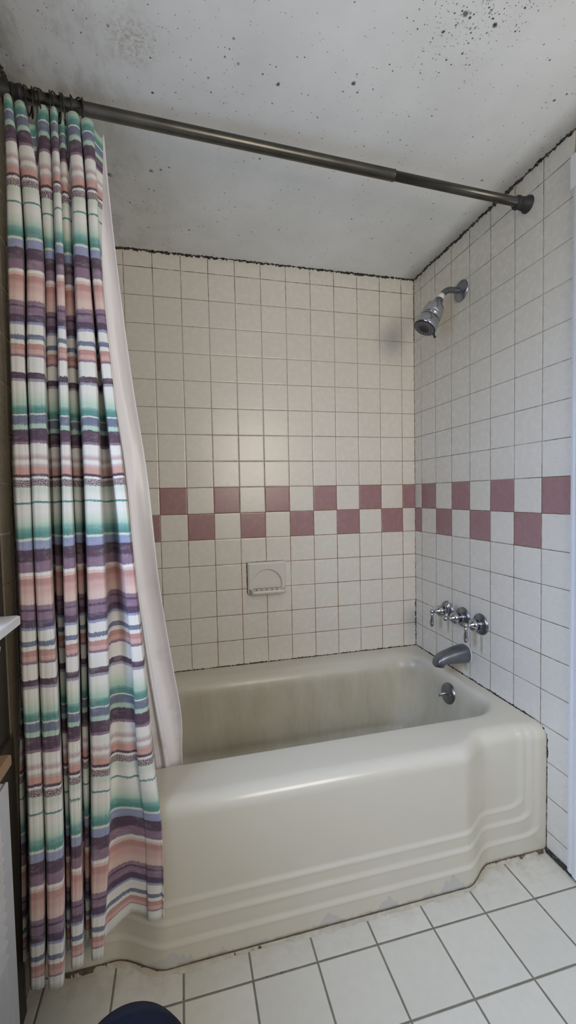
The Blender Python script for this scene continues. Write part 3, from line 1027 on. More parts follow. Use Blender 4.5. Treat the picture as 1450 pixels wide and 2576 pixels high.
rod = empty('curtain_rod', (-.72, RY, 2.035), 'brushed steel telescopic tension rod spanning the tub below the ceiling', 'curtain rod')
XJ = -.457
pa, pb = Vector((-W + .012, RY, rodz(-W + .012))), Vector((XJ, RY, rodz(XJ)))
ax = (pb - pa).normalized()
L = (pb - pa).length
obj('outer_tube', *lathe(pa, ax, [(0, .0146), (L - .004, .0146), (L - .0035, .0151), (L, .0151), (L, .0128)], 40), M['steel_rod'], rod)
pc = Vector((-.016, RY, rodz(-.016)))
obj('inner_tube', *lathe(pb - ax * .03, ax, [(0, .0126), ((pc - pb).length + .03, .0126)], 40), M['steel_rod'], rod)
for xx, dr, rr in ((-.0003, -1, .0126), (-W + .0003, 1, .0146)):
    obj('rubber_cap', *lathe((xx, RY, rodz(xx)), (dr, 0, 0), [(0, .0245), (.003, .0245), (.012, .0195), (.026, .0178), (.034, .0176), (.037, .0195), (.043, .0195), (.045, .0165), (.046, rr)], 40), M['rubber'], rod)

# curtain rings: pear-shaped wire loops round the rod
ring_x = [-1.4205, -1.3935, -1.3835, -1.3700, -1.3620, -1.3470, -1.3340, -1.3255, -1.3170, -1.2985, -1.2880, -1.2750]
ring0 = None
for i, x in enumerate(ring_x):
    if ring0 is None:
        pts = []
        for s in range(44):
            th = 2 * PI * s / 44
            zz = math.cos(th)
            r = .0205
            pts.append((.0015 * math.sin(2 * th), r * math.sin(th) * (1 - .28 * sstep(0, -1, zz)), r * zz if zz > 0 else zz * .043))
        V, F = tube(pts, .0017, 10, True)
        ring0 = obj('curtain_ring', V, F, M['ring_metal'])
        o = ring0
    else:
        o = ring0.copy()
        COL.objects.link(o)
    o.location = (x, RY, rodz(x) - .002)
    o.rotation_euler = (random.uniform(-.12, .05), random.uniform(-.05, .05), random.uniform(-.45, .45) + (.35 if i > 8 else 0))
    tag(o, 'dark wire curtain ring looped over the steel rod', 'curtain ring', 'curtain rings on the rod')

# ================================================================== SHOWER CURTAIN
#CURTAIN_BEGIN
CZ = [2.026, 1.89, 1.68, 1.425, 1.174, 0.917, 0.752, 0.51, 0.355, 0.115]
CK = [[[-1.438, -0.6526], [-1.438, -0.662], [-1.438, -0.667], [-1.438, -0.6665], [-1.438, -0.661], [-1.438, -0.6526], [-1.438, -0.6464], [-1.438, -0.6464], [-1.438, -0.6626], [-1.4379, -0.672], [-1.4309, -0.677], [-1.425, -0.6765], [-1.4223, -0.671], [-1.4241, -0.6626], [-1.4291, -0.6464], [-1.4277, -0.6464], [-1.4211, -0.6626], [-1.4166, -0.672], [-1.4084, -0.677], [-1.4008, -0.6765], [-1.3967, -0.671], [-1.3979, -0.6626], [-1.3957, -0.6518], [-1.3817, -0.6518], [-1.3725, -0.6624], [-1.3702, -0.666], [-1.3622, -0.671], [-1.3546, -0.6705], [-1.3503, -0.665], [-1.3495, -0.6624], [-1.3533, -0.6464], [-1.3519, -0.6464], [-1.3465, -0.6626], [-1.343, -0.672], [-1.337, -0.677], [-1.3316, -0.6765], [-1.3288, -0.671], [-1.3299, -0.6626], [-1.3337, -0.6464], [-1.3327, -0.6464], [-1.3315, -0.6484], [-1.3298, -0.652], [-1.3242, -0.657], [-1.3192, -0.6565], [-1.3167, -0.651], [-1.3163, -0.6484], [-1.3163, -0.6464], [-1.3154, -0.6464], [-1.3105, -0.6626], [-1.3068, -0.672], [-1.2977, -0.677], [-1.2885, -0.6765], [-1.2826, -0.671], [-1.2826, -0.6626], [-1.2856, -0.6464], [-1.2846, -0.6464], [-1.2801, -0.6626], [-1.2766, -0.672], [-1.2674, -0.677], [-1.2577, -0.6765], [-1.2514, -0.671], [-1.251, -0.6626], [-1.2337, -0.649]], [[-1.438, -0.6494], [-1.438, -0.6646], [-1.438, -0.6696], [-1.438, -0.6691], [-1.438, -0.6636], [-1.438, -0.6494], [-1.438, -0.649], [-1.438, -0.649], [-1.438, -0.6702], [-1.4343, -0.6854], [-1.4249, -0.6904], [-1.4161, -0.6899], [-1.4112, -0.6844], [-1.4142, -0.6702], [-1.4208, -0.649], [-1.4199, -0.649], [-1.4116, -0.6706], [-1.4048, -0.6857], [-1.3937, -0.6907], [-1.3826, -0.6902], [-1.3758, -0.6847], [-1.3778, -0.6706], [-1.3827, -0.649], [-1.3789, -0.649], [-1.3736, -0.6602], [-1.3702, -0.6673], [-1.3614, -0.6723], [-1.353, -0.6718], [-1.348, -0.6663], [-1.3479, -0.6602], [-1.3507, -0.649], [-1.3502, -0.649], [-1.3445, -0.6681], [-1.3395, -0.6832], [-1.3335, -0.6882], [-1.3281, -0.6877], [-1.3253, -0.6822], [-1.3279, -0.6681], [-1.3329, -0.649], [-1.3324, -0.649], [-1.3323, -0.649], [-1.3301, -0.6544], [-1.324, -0.6594], [-1.3184, -0.6589], [-1.3154, -0.6534], [-1.3153, -0.649], [-1.3141, -0.649], [-1.3111, -0.649], [-1.3052, -0.6669], [-1.3002, -0.682], [-1.2909, -0.687], [-1.2814, -0.6865], [-1.2753, -0.681], [-1.2763, -0.6669], [-1.2791, -0.649], [-1.2771, -0.649], [-1.2724, -0.6656], [-1.2681, -0.6808], [-1.2603, -0.6858], [-1.2524, -0.6853], [-1.2473, -0.6798], [-1.2483, -0.6656], [-1.2374, -0.6558]], [[-1.438, -0.6529], [-1.438, -0.6685], [-1.438, -0.6735], [-1.438, -0.673], [-1.438, -0.6675], [-1.438, -0.6529], [-1.438, -0.6529], [-1.438, -0.6529], [-1.438, -0.682], [-1.4329, -0.706], [-1.4215, -0.711], [-1.4102, -0.7105], [-1.4032, -0.705], [-1.4085, -0.682], [-1.4169, -0.6529], [-1.4145, -0.6529], [-1.4032, -0.6829], [-1.3937, -0.7069], [-1.3822, -0.7119], [-1.3707, -0.7114], [-1.3634, -0.7059], [-1.3677, -0.6829], [-1.3756, -0.6529], [-1.3742, -0.6529], [-1.3721, -0.6568], [-1.3674, -0.6692], [-1.3598, -0.6742], [-1.3527, -0.6737], [-1.3487, -0.6682], [-1.3503, -0.6568], [-1.351, -0.6529], [-1.3505, -0.6529], [-1.3437, -0.6765], [-1.3364, -0.7006], [-1.3302, -0.7056], [-1.3246, -0.7051], [-1.3216, -0.6996], [-1.3262, -0.6765], [-1.3318, -0.6529], [-1.3313, -0.6529], [-1.3307, -0.6529], [-1.3285, -0.6581], [-1.3219, -0.6631], [-1.3157, -0.6626], [-1.3122, -0.6571], [-1.3119, -0.6529], [-1.3114, -0.6529], [-1.3104, -0.6529], [-1.3046, -0.6735], [-1.2975, -0.6975], [-1.2871, -0.7025], [-1.2763, -0.702], [-1.269, -0.6965], [-1.2714, -0.6735], [-1.2745, -0.6529], [-1.2725, -0.6529], [-1.2679, -0.6702], [-1.2621, -0.6943], [-1.2548, -0.6993], [-1.2475, -0.6988], [-1.2428, -0.6933], [-1.2453, -0.6702], [-1.2461, -0.6543]], [[-1.438, -0.6578], [-1.438, -0.6733], [-1.438, -0.6783], [-1.438, -0.6778], [-1.438, -0.6723], [-1.438, -0.6578], [-1.438, -0.6578], [-1.438, -0.6578], [-1.438, -0.6963], [-1.4296, -0.7311], [-1.4189, -0.7361], [-1.4085, -0.7356], [-1.4023, -0.7301], [-1.4112, -0.6963], [-1.4231, -0.6578], [-1.4221, -0.6578], [-1.4081, -0.6978], [-1.395, -0.7327], [-1.3828, -0.7377], [-1.3704, -0.7372], [-1.3624, -0.7317], [-1.3695, -0.6978], [-1.3802, -0.6578], [-1.3787, -0.6578], [-1.3777, -0.6578], [-1.3726, -0.6716], [-1.3645, -0.6766], [-1.3567, -0.6761], [-1.3522, -0.6706], [-1.354, -0.6578], [-1.3537, -0.6578], [-1.3532, -0.6578], [-1.345, -0.6868], [-1.335, -0.7217], [-1.3284, -0.7267], [-1.3223, -0.7262], [-1.3189, -0.7207], [-1.3259, -0.6868], [-1.3322, -0.6578], [-1.3307, -0.6578], [-1.3298, -0.6578], [-1.3277, -0.6626], [-1.3213, -0.6676], [-1.3154, -0.6671], [-1.312, -0.6616], [-1.3116, -0.6578], [-1.3109, -0.6578], [-1.3094, -0.6578], [-1.3028, -0.6815], [-1.2931, -0.7163], [-1.2807, -0.7213], [-1.2673, -0.7208], [-1.2581, -0.7153], [-1.2615, -0.6815], [-1.2636, -0.6578], [-1.2585, -0.6578], [-1.2529, -0.6758], [-1.2457, -0.7107], [-1.2383, -0.7157], [-1.2306, -0.7152], [-1.2256, -0.7097], [-1.2291, -0.6758], [-1.2305, -0.6657]], [[-1.438, -0.6629], [-1.438, -0.6852], [-1.438, -0.6902], [-1.438, -0.6897], [-1.438, -0.6842], [-1.438, -0.6629], [-1.438, -0.6688], [-1.438, -0.6688], [-1.438, -0.7194], [-1.4238, -0.7558], [-1.4128, -0.7608], [-1.402, -0.7603], [-1.3955, -0.7548], [-1.4044, -0.7194], [-1.4193, -0.671], [-1.4188, -0.671], [-1.402, -0.7216], [-1.3888, -0.758], [-1.3775, -0.763], [-1.366, -0.7625], [-1.3587, -0.757], [-1.3662, -0.7216], [-1.3809, -0.6629], [-1.377, -0.6629], [-1.3751, -0.6629], [-1.3688, -0.6822], [-1.362, -0.6872], [-1.3556, -0.6867], [-1.3521, -0.6812], [-1.3554, -0.6629], [-1.3551, -0.6629], [-1.3546, -0.6629], [-1.3431, -0.706], [-1.3328, -0.7424], [-1.3256, -0.7474], [-1.3187, -0.7469], [-1.3147, -0.7414], [-1.3215, -0.706], [-1.3309, -0.6629], [-1.3294, -0.6629], [-1.3284, -0.6629], [-1.325, -0.6738], [-1.3187, -0.6788], [-1.3127, -0.6783], [-1.3092, -0.6728], [-1.3101, -0.6629], [-1.3088, -0.6629], [-1.3058, -0.6629], [-1.2964, -0.6985], [-1.287, -0.7349], [-1.2756, -0.7399], [-1.2634, -0.7394], [-1.255, -0.7339], [-1.2587, -0.6985], [-1.2588, -0.6629], [-1.2438, -0.6629], [-1.2333, -0.6904], [-1.2266, -0.7268], [-1.2185, -0.7318], [-1.2099, -0.7313], [-1.204, -0.7258], [-1.2067, -0.6904], [-1.2085, -0.6818]], [[-1.438, -0.672], [-1.438, -0.7058], [-1.438, -0.7108], [-1.438, -0.7103], [-1.438, -0.7048], [-1.438, -0.672], [-1.438, -0.6941], [-1.438, -0.6941], [-1.4292, -0.7447], [-1.4155, -0.7811], [-1.4053, -0.7861], [-1.3954, -0.7856], [-1.3894, -0.7801], [-1.3982, -0.7447], [-1.4125, -0.697], [-1.412, -0.697], [-1.3957, -0.7476], [-1.3829, -0.784], [-1.3716, -0.789], [-1.3603, -0.7885], [-1.353, -0.783], [-1.3603, -0.7476], [-1.3792, -0.672], [-1.3758, -0.672], [-1.3712, -0.6829], [-1.3652, -0.7028], [-1.3593, -0.7078], [-1.3541, -0.7073], [-1.3515, -0.7018], [-1.3551, -0.6829], [-1.3568, -0.6767], [-1.3563, -0.6767], [-1.3434, -0.7273], [-1.333, -0.7637], [-1.3243, -0.7687], [-1.3156, -0.7682], [-1.3101, -0.7627], [-1.3163, -0.7273], [-1.3279, -0.672], [-1.3264, -0.672], [-1.3252, -0.6731], [-1.3201, -0.693], [-1.3148, -0.698], [-1.31, -0.6975], [-1.3074, -0.692], [-1.3104, -0.6731], [-1.3093, -0.672], [-1.3063, -0.672], [-1.295, -0.7174], [-1.2856, -0.7538], [-1.2729, -0.7588], [-1.2591, -0.7583], [-1.2494, -0.7528], [-1.2524, -0.7174], [-1.2494, -0.6809], [-1.2346, -0.6734], [-1.2118, -0.7284], [-1.2086, -0.7434], [-1.2001, -0.7484], [-1.1909, -0.7479], [-1.1843, -0.7424], [-1.186, -0.707], [-1.188, -0.7034]], [[-1.438, -0.6826], [-1.438, -0.719], [-1.438, -0.724], [-1.438, -0.7235], [-1.438, -0.718], [-1.438, -0.6826], [-1.438, -0.7103], [-1.438, -0.7103], [-1.4267, -0.7609], [-1.413, -0.7973], [-1.402, -0.8023], [-1.3912, -0.8018], [-1.3845, -0.7963], [-1.3929, -0.7609], [-1.4067, -0.7137], [-1.4062, -0.7137], [-1.3902, -0.7643], [-1.3776, -0.8007], [-1.3663, -0.8057], [-1.3547, -0.8052], [-1.3473, -0.7997], [-1.3543, -0.7643], [-1.3779, -0.67], [-1.3754, -0.67], [-1.3674, -0.6962], [-1.3615, -0.716], [-1.3562, -0.721], [-1.3516, -0.7205], [-1.3493, -0.715], [-1.353, -0.6962], [-1.355, -0.6903], [-1.3545, -0.6903], [-1.3422, -0.7409], [-1.3319, -0.7773], [-1.3231, -0.7823], [-1.3141, -0.7818], [-1.3085, -0.7763], [-1.3144, -0.7409], [-1.329, -0.67], [-1.3269, -0.67], [-1.3225, -0.6855], [-1.3176, -0.7053], [-1.3129, -0.7103], [-1.3087, -0.7098], [-1.3065, -0.7043], [-1.3095, -0.6855], [-1.3099, -0.679], [-1.3079, -0.679], [-1.2961, -0.7296], [-1.2866, -0.766], [-1.2733, -0.771], [-1.2587, -0.7705], [-1.2484, -0.765], [-1.251, -0.7296], [-1.2421, -0.7158], [-1.2229, -0.711], [-1.2001, -0.739], [-1.1971, -0.754], [-1.1887, -0.759], [-1.1794, -0.7585], [-1.1728, -0.753], [-1.1738, -0.7176], [-1.1754, -0.719]], [[-1.438, -0.7245], [-1.438, -0.7609], [-1.438, -0.7659], [-1.438, -0.7654], [-1.4343, -0.7599], [-1.438, -0.7245], [-1.438, -0.7341], [-1.4364, -0.7341], [-1.4182, -0.7847], [-1.4049, -0.8211], [-1.3948, -0.8261], [-1.3848, -0.8256], [-1.3787, -0.8201], [-1.387, -0.7847], [-1.4002, -0.7381], [-1.3997, -0.7381], [-1.3841, -0.7887], [-1.3718, -0.8251], [-1.3604, -0.8301], [-1.3488, -0.8296], [-1.3412, -0.8241], [-1.3478, -0.7887], [-1.3637, -0.722], [-1.3618, -0.722], [-1.356, -0.7415], [-1.3505, -0.7614], [-1.3463, -0.7664], [-1.3429, -0.7659], [-1.3415, -0.7604], [-1.3453, -0.7415], [-1.3506, -0.722], [-1.3501, -0.722], [-1.3409, -0.7609], [-1.3309, -0.7973], [-1.3226, -0.8023], [-1.3143, -0.8018], [-1.309, -0.7963], [-1.3149, -0.7609], [-1.3224, -0.722], [-1.3205, -0.722], [-1.3189, -0.7246], [-1.314, -0.7444], [-1.3091, -0.7494], [-1.3047, -0.7489], [-1.3024, -0.7434], [-1.3053, -0.7246], [-1.3049, -0.722], [-1.303, -0.722], [-1.2964, -0.7475], [-1.2872, -0.7839], [-1.2744, -0.7889], [-1.2605, -0.7884], [-1.2507, -0.7829], [-1.2533, -0.7475], [-1.2416, -0.7386], [-1.2164, -0.752], [-1.1931, -0.7546], [-1.1898, -0.7696], [-1.1792, -0.7746], [-1.1673, -0.7741], [-1.1586, -0.7686], [-1.1572, -0.752], [-1.1597, -0.752]], [[-1.438, -0.7445], [-1.438, -0.7733], [-1.438, -0.7783], [-1.4358, -0.7778], [-1.4317, -0.7723], [-1.438, -0.7445], [-1.4364, -0.7494], [-1.4337, -0.7494], [-1.4159, -0.8], [-1.4027, -0.8364], [-1.3924, -0.8414], [-1.3823, -0.8409], [-1.376, -0.8354], [-1.3841, -0.8], [-1.3968, -0.7538], [-1.3959, -0.7538], [-1.3804, -0.8044], [-1.3684, -0.8408], [-1.3575, -0.8458], [-1.3465, -0.8453], [-1.3393, -0.8398], [-1.3459, -0.8044], [-1.3597, -0.7445], [-1.3574, -0.7445], [-1.3539, -0.7539], [-1.3486, -0.7738], [-1.3446, -0.7788], [-1.3415, -0.7783], [-1.3403, -0.7728], [-1.3441, -0.7539], [-1.3465, -0.7445], [-1.3461, -0.7445], [-1.3389, -0.7738], [-1.3293, -0.8102], [-1.3219, -0.8152], [-1.3147, -0.8147], [-1.3103, -0.8092], [-1.3163, -0.7738], [-1.3213, -0.7445], [-1.3184, -0.7445], [-1.3171, -0.7445], [-1.3141, -0.756], [-1.3097, -0.761], [-1.3059, -0.7605], [-1.304, -0.755], [-1.3053, -0.7445], [-1.3049, -0.7445], [-1.3039, -0.7445], [-1.2999, -0.7589], [-1.2908, -0.7953], [-1.2786, -0.8003], [-1.2653, -0.7998], [-1.2559, -0.7943], [-1.2587, -0.7589], [-1.2434, -0.7504], [-1.2119, -0.7613], [-1.1807, -0.7801], [-1.1786, -0.7819], [-1.167, -0.7877], [-1.1536, -0.7929], [-1.1436, -0.7952], [-1.141, -0.7954], [-1.1434, -0.7951]], [[-1.438, -0.7561], [-1.438, -0.7925], [-1.438, -0.7975], [-1.4354, -0.797], [-1.4321, -0.7915], [-1.438, -0.7561], [-1.4357, -0.773], [-1.4335, -0.773], [-1.416, -0.8236], [-1.403, -0.86], [-1.3931, -0.865], [-1.3833, -0.8645], [-1.3773, -0.859], [-1.3854, -0.8236], [-1.3974, -0.778], [-1.3951, -0.778], [-1.3793, -0.8286], [-1.3676, -0.865], [-1.3573, -0.87], [-1.3469, -0.8695], [-1.3402, -0.864], [-1.3468, -0.8286], [-1.3667, -0.7445], [-1.3648, -0.7445], [-1.3568, -0.7732], [-1.3515, -0.793], [-1.3476, -0.798], [-1.3445, -0.7975], [-1.3434, -0.792], [-1.3471, -0.7732], [-1.3549, -0.7445], [-1.3544, -0.7445], [-1.3434, -0.7936], [-1.3335, -0.83], [-1.3249, -0.835], [-1.3161, -0.8345], [-1.3106, -0.829], [-1.3162, -0.7936], [-1.3255, -0.7445], [-1.3236, -0.7445], [-1.3206, -0.7542], [-1.316, -0.774], [-1.3122, -0.779], [-1.309, -0.7785], [-1.3075, -0.773], [-1.3105, -0.7542], [-1.3122, -0.7445], [-1.3117, -0.7445], [-1.3047, -0.7766], [-1.2963, -0.813], [-1.2878, -0.818], [-1.279, -0.8175], [-1.2732, -0.812], [-1.2773, -0.7766], [-1.2569, -0.773], [-1.2186, -0.77], [-1.1796, -0.7813], [-1.1768, -0.795], [-1.166, -0.8], [-1.1538, -0.7995], [-1.1446, -0.7951], [-1.1422, -0.7953], [-1.1447, -0.7951]]]
CTOP = ([0.0, 0.0161, 0.0323, 0.0484, 0.0645, 0.0806, 0.0968, 0.1129, 0.129, 0.1452, 0.1613, 0.1774, 0.1935, 0.2097, 0.2258, 0.2419, 0.2581, 0.2742, 0.2903, 0.3065, 0.3226, 0.3387, 0.3548, 0.371, 0.3871, 0.4032, 0.4194, 0.4355, 0.4516, 0.4677, 0.4839, 0.5, 0.5161, 0.5323, 0.5484, 0.5645, 0.5806, 0.5968, 0.6129, 0.629, 0.6452, 0.6613, 0.6774, 0.6935, 0.7097, 0.7258, 0.7419, 0.7581, 0.7742, 0.7903, 0.8065, 0.8226, 0.8387, 0.8548, 0.871, 0.8871, 0.9032, 0.9194, 0.9355, 0.9516, 0.9677, 0.9839, 1.0], [-0.022, -0.014, -0.012, -0.012, -0.014, -0.022, -0.022, -0.022, 0.006, 0.014, 0.016, 0.016, 0.014, 0.006, -0.022, -0.022, -0.002, 0.006, 0.008, 0.008, 0.006, -0.002, -0.022, -0.022, 0.002, 0.01, 0.012, 0.012, 0.01, 0.002, -0.022, -0.022, -0.004, 0.004, 0.006, 0.006, 0.004, -0.004, -0.022, -0.022, -0.01, -0.002, 0.0, 0.0, -0.002, -0.01, -0.022, -0.022, -0.007, 0.001, 0.003, 0.003, 0.001, -0.007, -0.022, -0.022, -0.016, -0.008, -0.006, -0.006, -0.008, -0.016, -0.03])
CBOT = ([0.0, 0.0161, 0.0323, 0.0484, 0.0645, 0.0806, 0.0968, 0.1129, 0.129, 0.1452, 0.1613, 0.1774, 0.1935, 0.2097, 0.2258, 0.2419, 0.2581, 0.2742, 0.2903, 0.3065, 0.3226, 0.3387, 0.3548, 0.371, 0.3871, 0.4032, 0.4194, 0.4355, 0.4516, 0.4677, 0.4839, 0.5, 0.5161, 0.5323, 0.5484, 0.5645, 0.5806, 0.5968, 0.6129, 0.629, 0.6452, 0.6613, 0.6774, 0.6935, 0.7097, 0.7258, 0.7419, 0.7581, 0.7742, 0.7903, 0.8065, 0.8226, 0.8387, 0.8548, 0.871, 0.8871, 0.9032, 0.9194, 0.9355, 0.9516, 0.9677, 0.9839, 1.0], [0.01, 0.01, 0.01, 0.01, 0.01, 0.01, 0.0, 0.0, 0.012, 0.012, 0.012, 0.012, 0.012, 0.012, 0.0, 0.0, 0.012, 0.012, 0.012, 0.012, 0.012, 0.012, 0.0, 0.0, 0.01, 0.01, 0.01, 0.01, 0.01, 0.01, 0.0, 0.0, 0.002, 0.002, 0.002, 0.002, 0.002, 0.002, 0.0, 0.0, 0, 0, 0, 0, 0, 0, 0.0, 0.0, -0.008, -0.008, -0.008, -0.008, -0.008, -0.008, 0.01, 0.036, 0.03, 0.03, 0.03, 0.03, 0.03, 0.03, 0.03])
LZ = [2.03, 1.89, 1.68, 1.425, 1.174, 0.917, 0.78, 0.64, 0.5, 0.39, 0.2]
LK = [[[-1.2969, -0.652], [-1.2846, -0.652], [-1.2729, -0.652], [-1.2662, -0.652], [-1.2584, -0.652], [-1.2525, -0.651], [-1.2528, -0.642], [-1.2578, -0.63], [-1.2499, -0.622], [-1.2411, -0.622], [-1.2355, -0.624], [-1.2351, -0.618]], [[-1.2908, -0.6436], [-1.2779, -0.6456], [-1.2689, -0.6468], [-1.2641, -0.6458], [-1.2579, -0.6476], [-1.2539, -0.6466], [-1.2542, -0.6376], [-1.2592, -0.6256], [-1.2489, -0.6164], [-1.2365, -0.6168], [-1.2281, -0.6196], [-1.2277, -0.6136]], [[-1.286, -0.6309], [-1.2722, -0.6359], [-1.2621, -0.6389], [-1.257, -0.6364], [-1.2499, -0.6409], [-1.2453, -0.6399], [-1.2455, -0.6309], [-1.2503, -0.6189], [-1.2385, -0.6079], [-1.2238, -0.6089], [-1.2137, -0.6129], [-1.2131, -0.6069]], [[-1.2695, -0.6208], [-1.2553, -0.6268], [-1.2461, -0.6304], [-1.2417, -0.6274], [-1.2352, -0.6328], [-1.2314, -0.6318], [-1.2313, -0.6228], [-1.2359, -0.6108], [-1.2212, -0.5992], [-1.203, -0.6004], [-1.1903, -0.6048], [-1.1895, -0.5988]], [[-1.244, -0.6089], [-1.2293, -0.6169], [-1.2212, -0.6217], [-1.2174, -0.6177], [-1.2116, -0.6249], [-1.2084, -0.6239], [-1.208, -0.6149], [-1.2124, -0.6029], [-1.1958, -0.5901], [-1.1754, -0.5917], [-1.1612, -0.5969], [-1.1601, -0.5909]], [[-1.2334, -0.5927], [-1.2179, -0.6047], [-1.2091, -0.6119], [-1.2051, -0.6059], [-1.1987, -0.6167], [-1.1953, -0.6157], [-1.1946, -0.6067], [-1.1989, -0.5947], [-1.1808, -0.5795], [-1.1586, -0.5819], [-1.1431, -0.5887], [-1.1419, -0.5827]], [[-1.2232, -0.5824], [-1.2072, -0.5974], [-1.1971, -0.6064], [-1.1925, -0.5989], [-1.1852, -0.6124], [-1.1811, -0.6114], [-1.1803, -0.6024], [-1.1843, -0.5904], [-1.1662, -0.5734], [-1.144, -0.5764], [-1.1287, -0.5844], [-1.1273, -0.5784]], [[-1.2146, -0.5719], [-1.1983, -0.5899], [-1.1854, -0.6007], [-1.1793, -0.5917], [-1.1703, -0.6079], [-1.1644, -0.6069], [-1.1634, -0.5979], [-1.1673, -0.5859], [-1.1486, -0.5671], [-1.1261, -0.5707], [-1.1106, -0.5799], [-1.1091, -0.5739]], [[-1.2053, -0.5635], [-1.1888, -0.5835], [-1.1726, -0.5955], [-1.1643, -0.5855], [-1.1532, -0.6035], [-1.1451, -0.6025], [-1.1439, -0.5935], [-1.1476, -0.5815], [-1.1292, -0.5615], [-1.1077, -0.5655], [-1.0931, -0.5755], [-1.0914, -0.5695]], [[-1.196, -0.565], [-1.1798, -0.5825], [-1.1618, -0.593], [-1.1522, -0.5842], [-1.14, -0.6], [-1.1307, -0.599], [-1.1293, -0.59], [-1.1329, -0.578], [-1.1189, -0.5595], [-1.1038, -0.563], [-1.0941, -0.572], [-1.0925, -0.566]], [[-1.1871, -0.566], [-1.1711, -0.581], [-1.1526, -0.59], [-1.1425, -0.5825], [-1.1302, -0.596], [-1.1204, -0.595], [-1.119, -0.586], [-1.1224, -0.574], [-1.1113, -0.557], [-1.1005, -0.56], [-1.0942, -0.568], [-1.0925, -0.562]]]
LTOP = ([0, .3, .6, .7, .85, 1], [-.02, -.018, -.012, -.03, -.004, .004])
#CURTAIN_END


def cat_rows(K, n):
    """Catmull-Rom through the rows of K (rows, pts, 3) at n rows"""
    m = len(K)
    out = []
    for s in np.linspace(0, m - 1, n):
        i = min(int(s), m - 2)
        t = s - i
        p0, p1, p2, p3 = K[max(i - 1, 0)], K[i], K[i + 1], K[min(i + 2, m - 1)]
        out.append(.5 * ((2 * p1) + (-p0 + p2) * t + (2 * p0 - 5 * p1 + 4 * p2 - p3) * t * t + (-p0 + 3 * p1 - 3 * p2 + p3) * t ** 3))
    return np.stack(out)


def cloth(K, nrows, sub, zlev):
    """K: (rows, ctrl, 2) plan positions at the heights zlev"""
    R = np.concatenate([K, np.repeat(np.array(zlev)[:, None, None], K.shape[1], 1)], 2)
    # resample rows evenly in height
    rows_t = []
    zs = np.linspace(zlev[0], zlev[-1], nrows)
    for z in zs:
        i = max(0, min(len(zlev) - 2, sum(1 for q in zlev if q > z) - 1))
        t = (z - zlev[i]) / (zlev[i + 1] - zlev[i])
        p1, p2 = R[i], R[i + 1]
        h = zlev[i + 1] - zlev[i]
        m1 = (R[min(i + 1, len(R) - 1)] - R[max(i - 1, 0)]) / (zlev[min(i + 1, len(R) - 1)] - zlev[max(i - 1, 0)]) * h
        m2 = (R[min(i + 2, len(R) - 1)] - R[i]) / (zlev[min(i + 2, len(R) - 1)] - zlev[i]) * h
        rows_t.append((2 * t ** 3 - 3 * t ** 2 + 1) * p1 + (t ** 3 - 2 * t ** 2 + t) * m1 + (-2 * t ** 3 + 3 * t ** 2) * p2 + (t ** 3 - t ** 2) * m2)
    G = np.stack(rows_t)
    G[:, :, 2] = zs[:, None]
    cols = cat_rows(G.transpose(1, 0, 2), (K.shape[1] - 1) * sub + 1)
    return cols.transpose(1, 0, 2)


def hang(name, K, zlev, mat, parent, sub=9, nrows=150, top=None, bot=None, thick=.0012, seed=1, crease=.0015):
    G = cloth(np.array(K), nrows, sub, zlev)
    m, n, _ = G.shape
    rs = np.random.RandomState(seed)
    # cloth length coordinate taken at mid height
    mid = G[m // 2]
    u = np.concatenate([[0], np.cumsum(np.linalg.norm(np.diff(mid[:, :2], axis=0), axis=1))])
    v = G[:, :, 2].copy()
    f = np.linspace(0, 1, m)[:, None]
    # wavy top and hem
    if top is not None:
        G[:, :, 2] += np.interp(np.linspace(0, 1, n), *top)[None] * np.clip(1 - f * 9, 0, 1)
    if bot is not None:
        G[:, :, 2] += np.interp(np.linspace(0, 1, n), *bot)[None] * np.clip(f * 6 - 5, 0, 1)
    # light creasing
    for a in range(7):
        ku, kv, ph = rs.uniform(20, 75), rs.uniform(3, 16), rs.uniform(0, 6)
        G[:, :, 1] += crease * .35 * np.sin(u[None] * ku + v * kv + ph)
    U = np.stack([np.repeat(u[None], m, 0), v], 2).reshape(-1, 2)
    V, F = grid(G)
    o = obj(name, V, F, mat, parent, uvs=U)
    s = o.modifiers.new('thickness', 'SOLIDIFY')
    s.thickness = thick
    s.offset = 0
    return o


cur = empty('shower_curtain', (-1.30, -.78, .15), 'fabric shower curtain with teal, plum and rose watercolour stripes, gathered at the left wall', 'shower curtain')
hang('curtain_cloth', CK, CZ, M['cloth'], cur, top=CTOP, bot=CBOT, seed=5)
lin_o = empty('shower_liner', (-1.15, -.62, .2), 'white plastic shower liner hanging inside the tub beside the striped curtain', 'shower liner')
hang('liner_sheet', LK, LZ, M['liner'], lin_o, sub=12, nrows=120, top=LTOP, thick=.0006, seed=8, crease=.004)

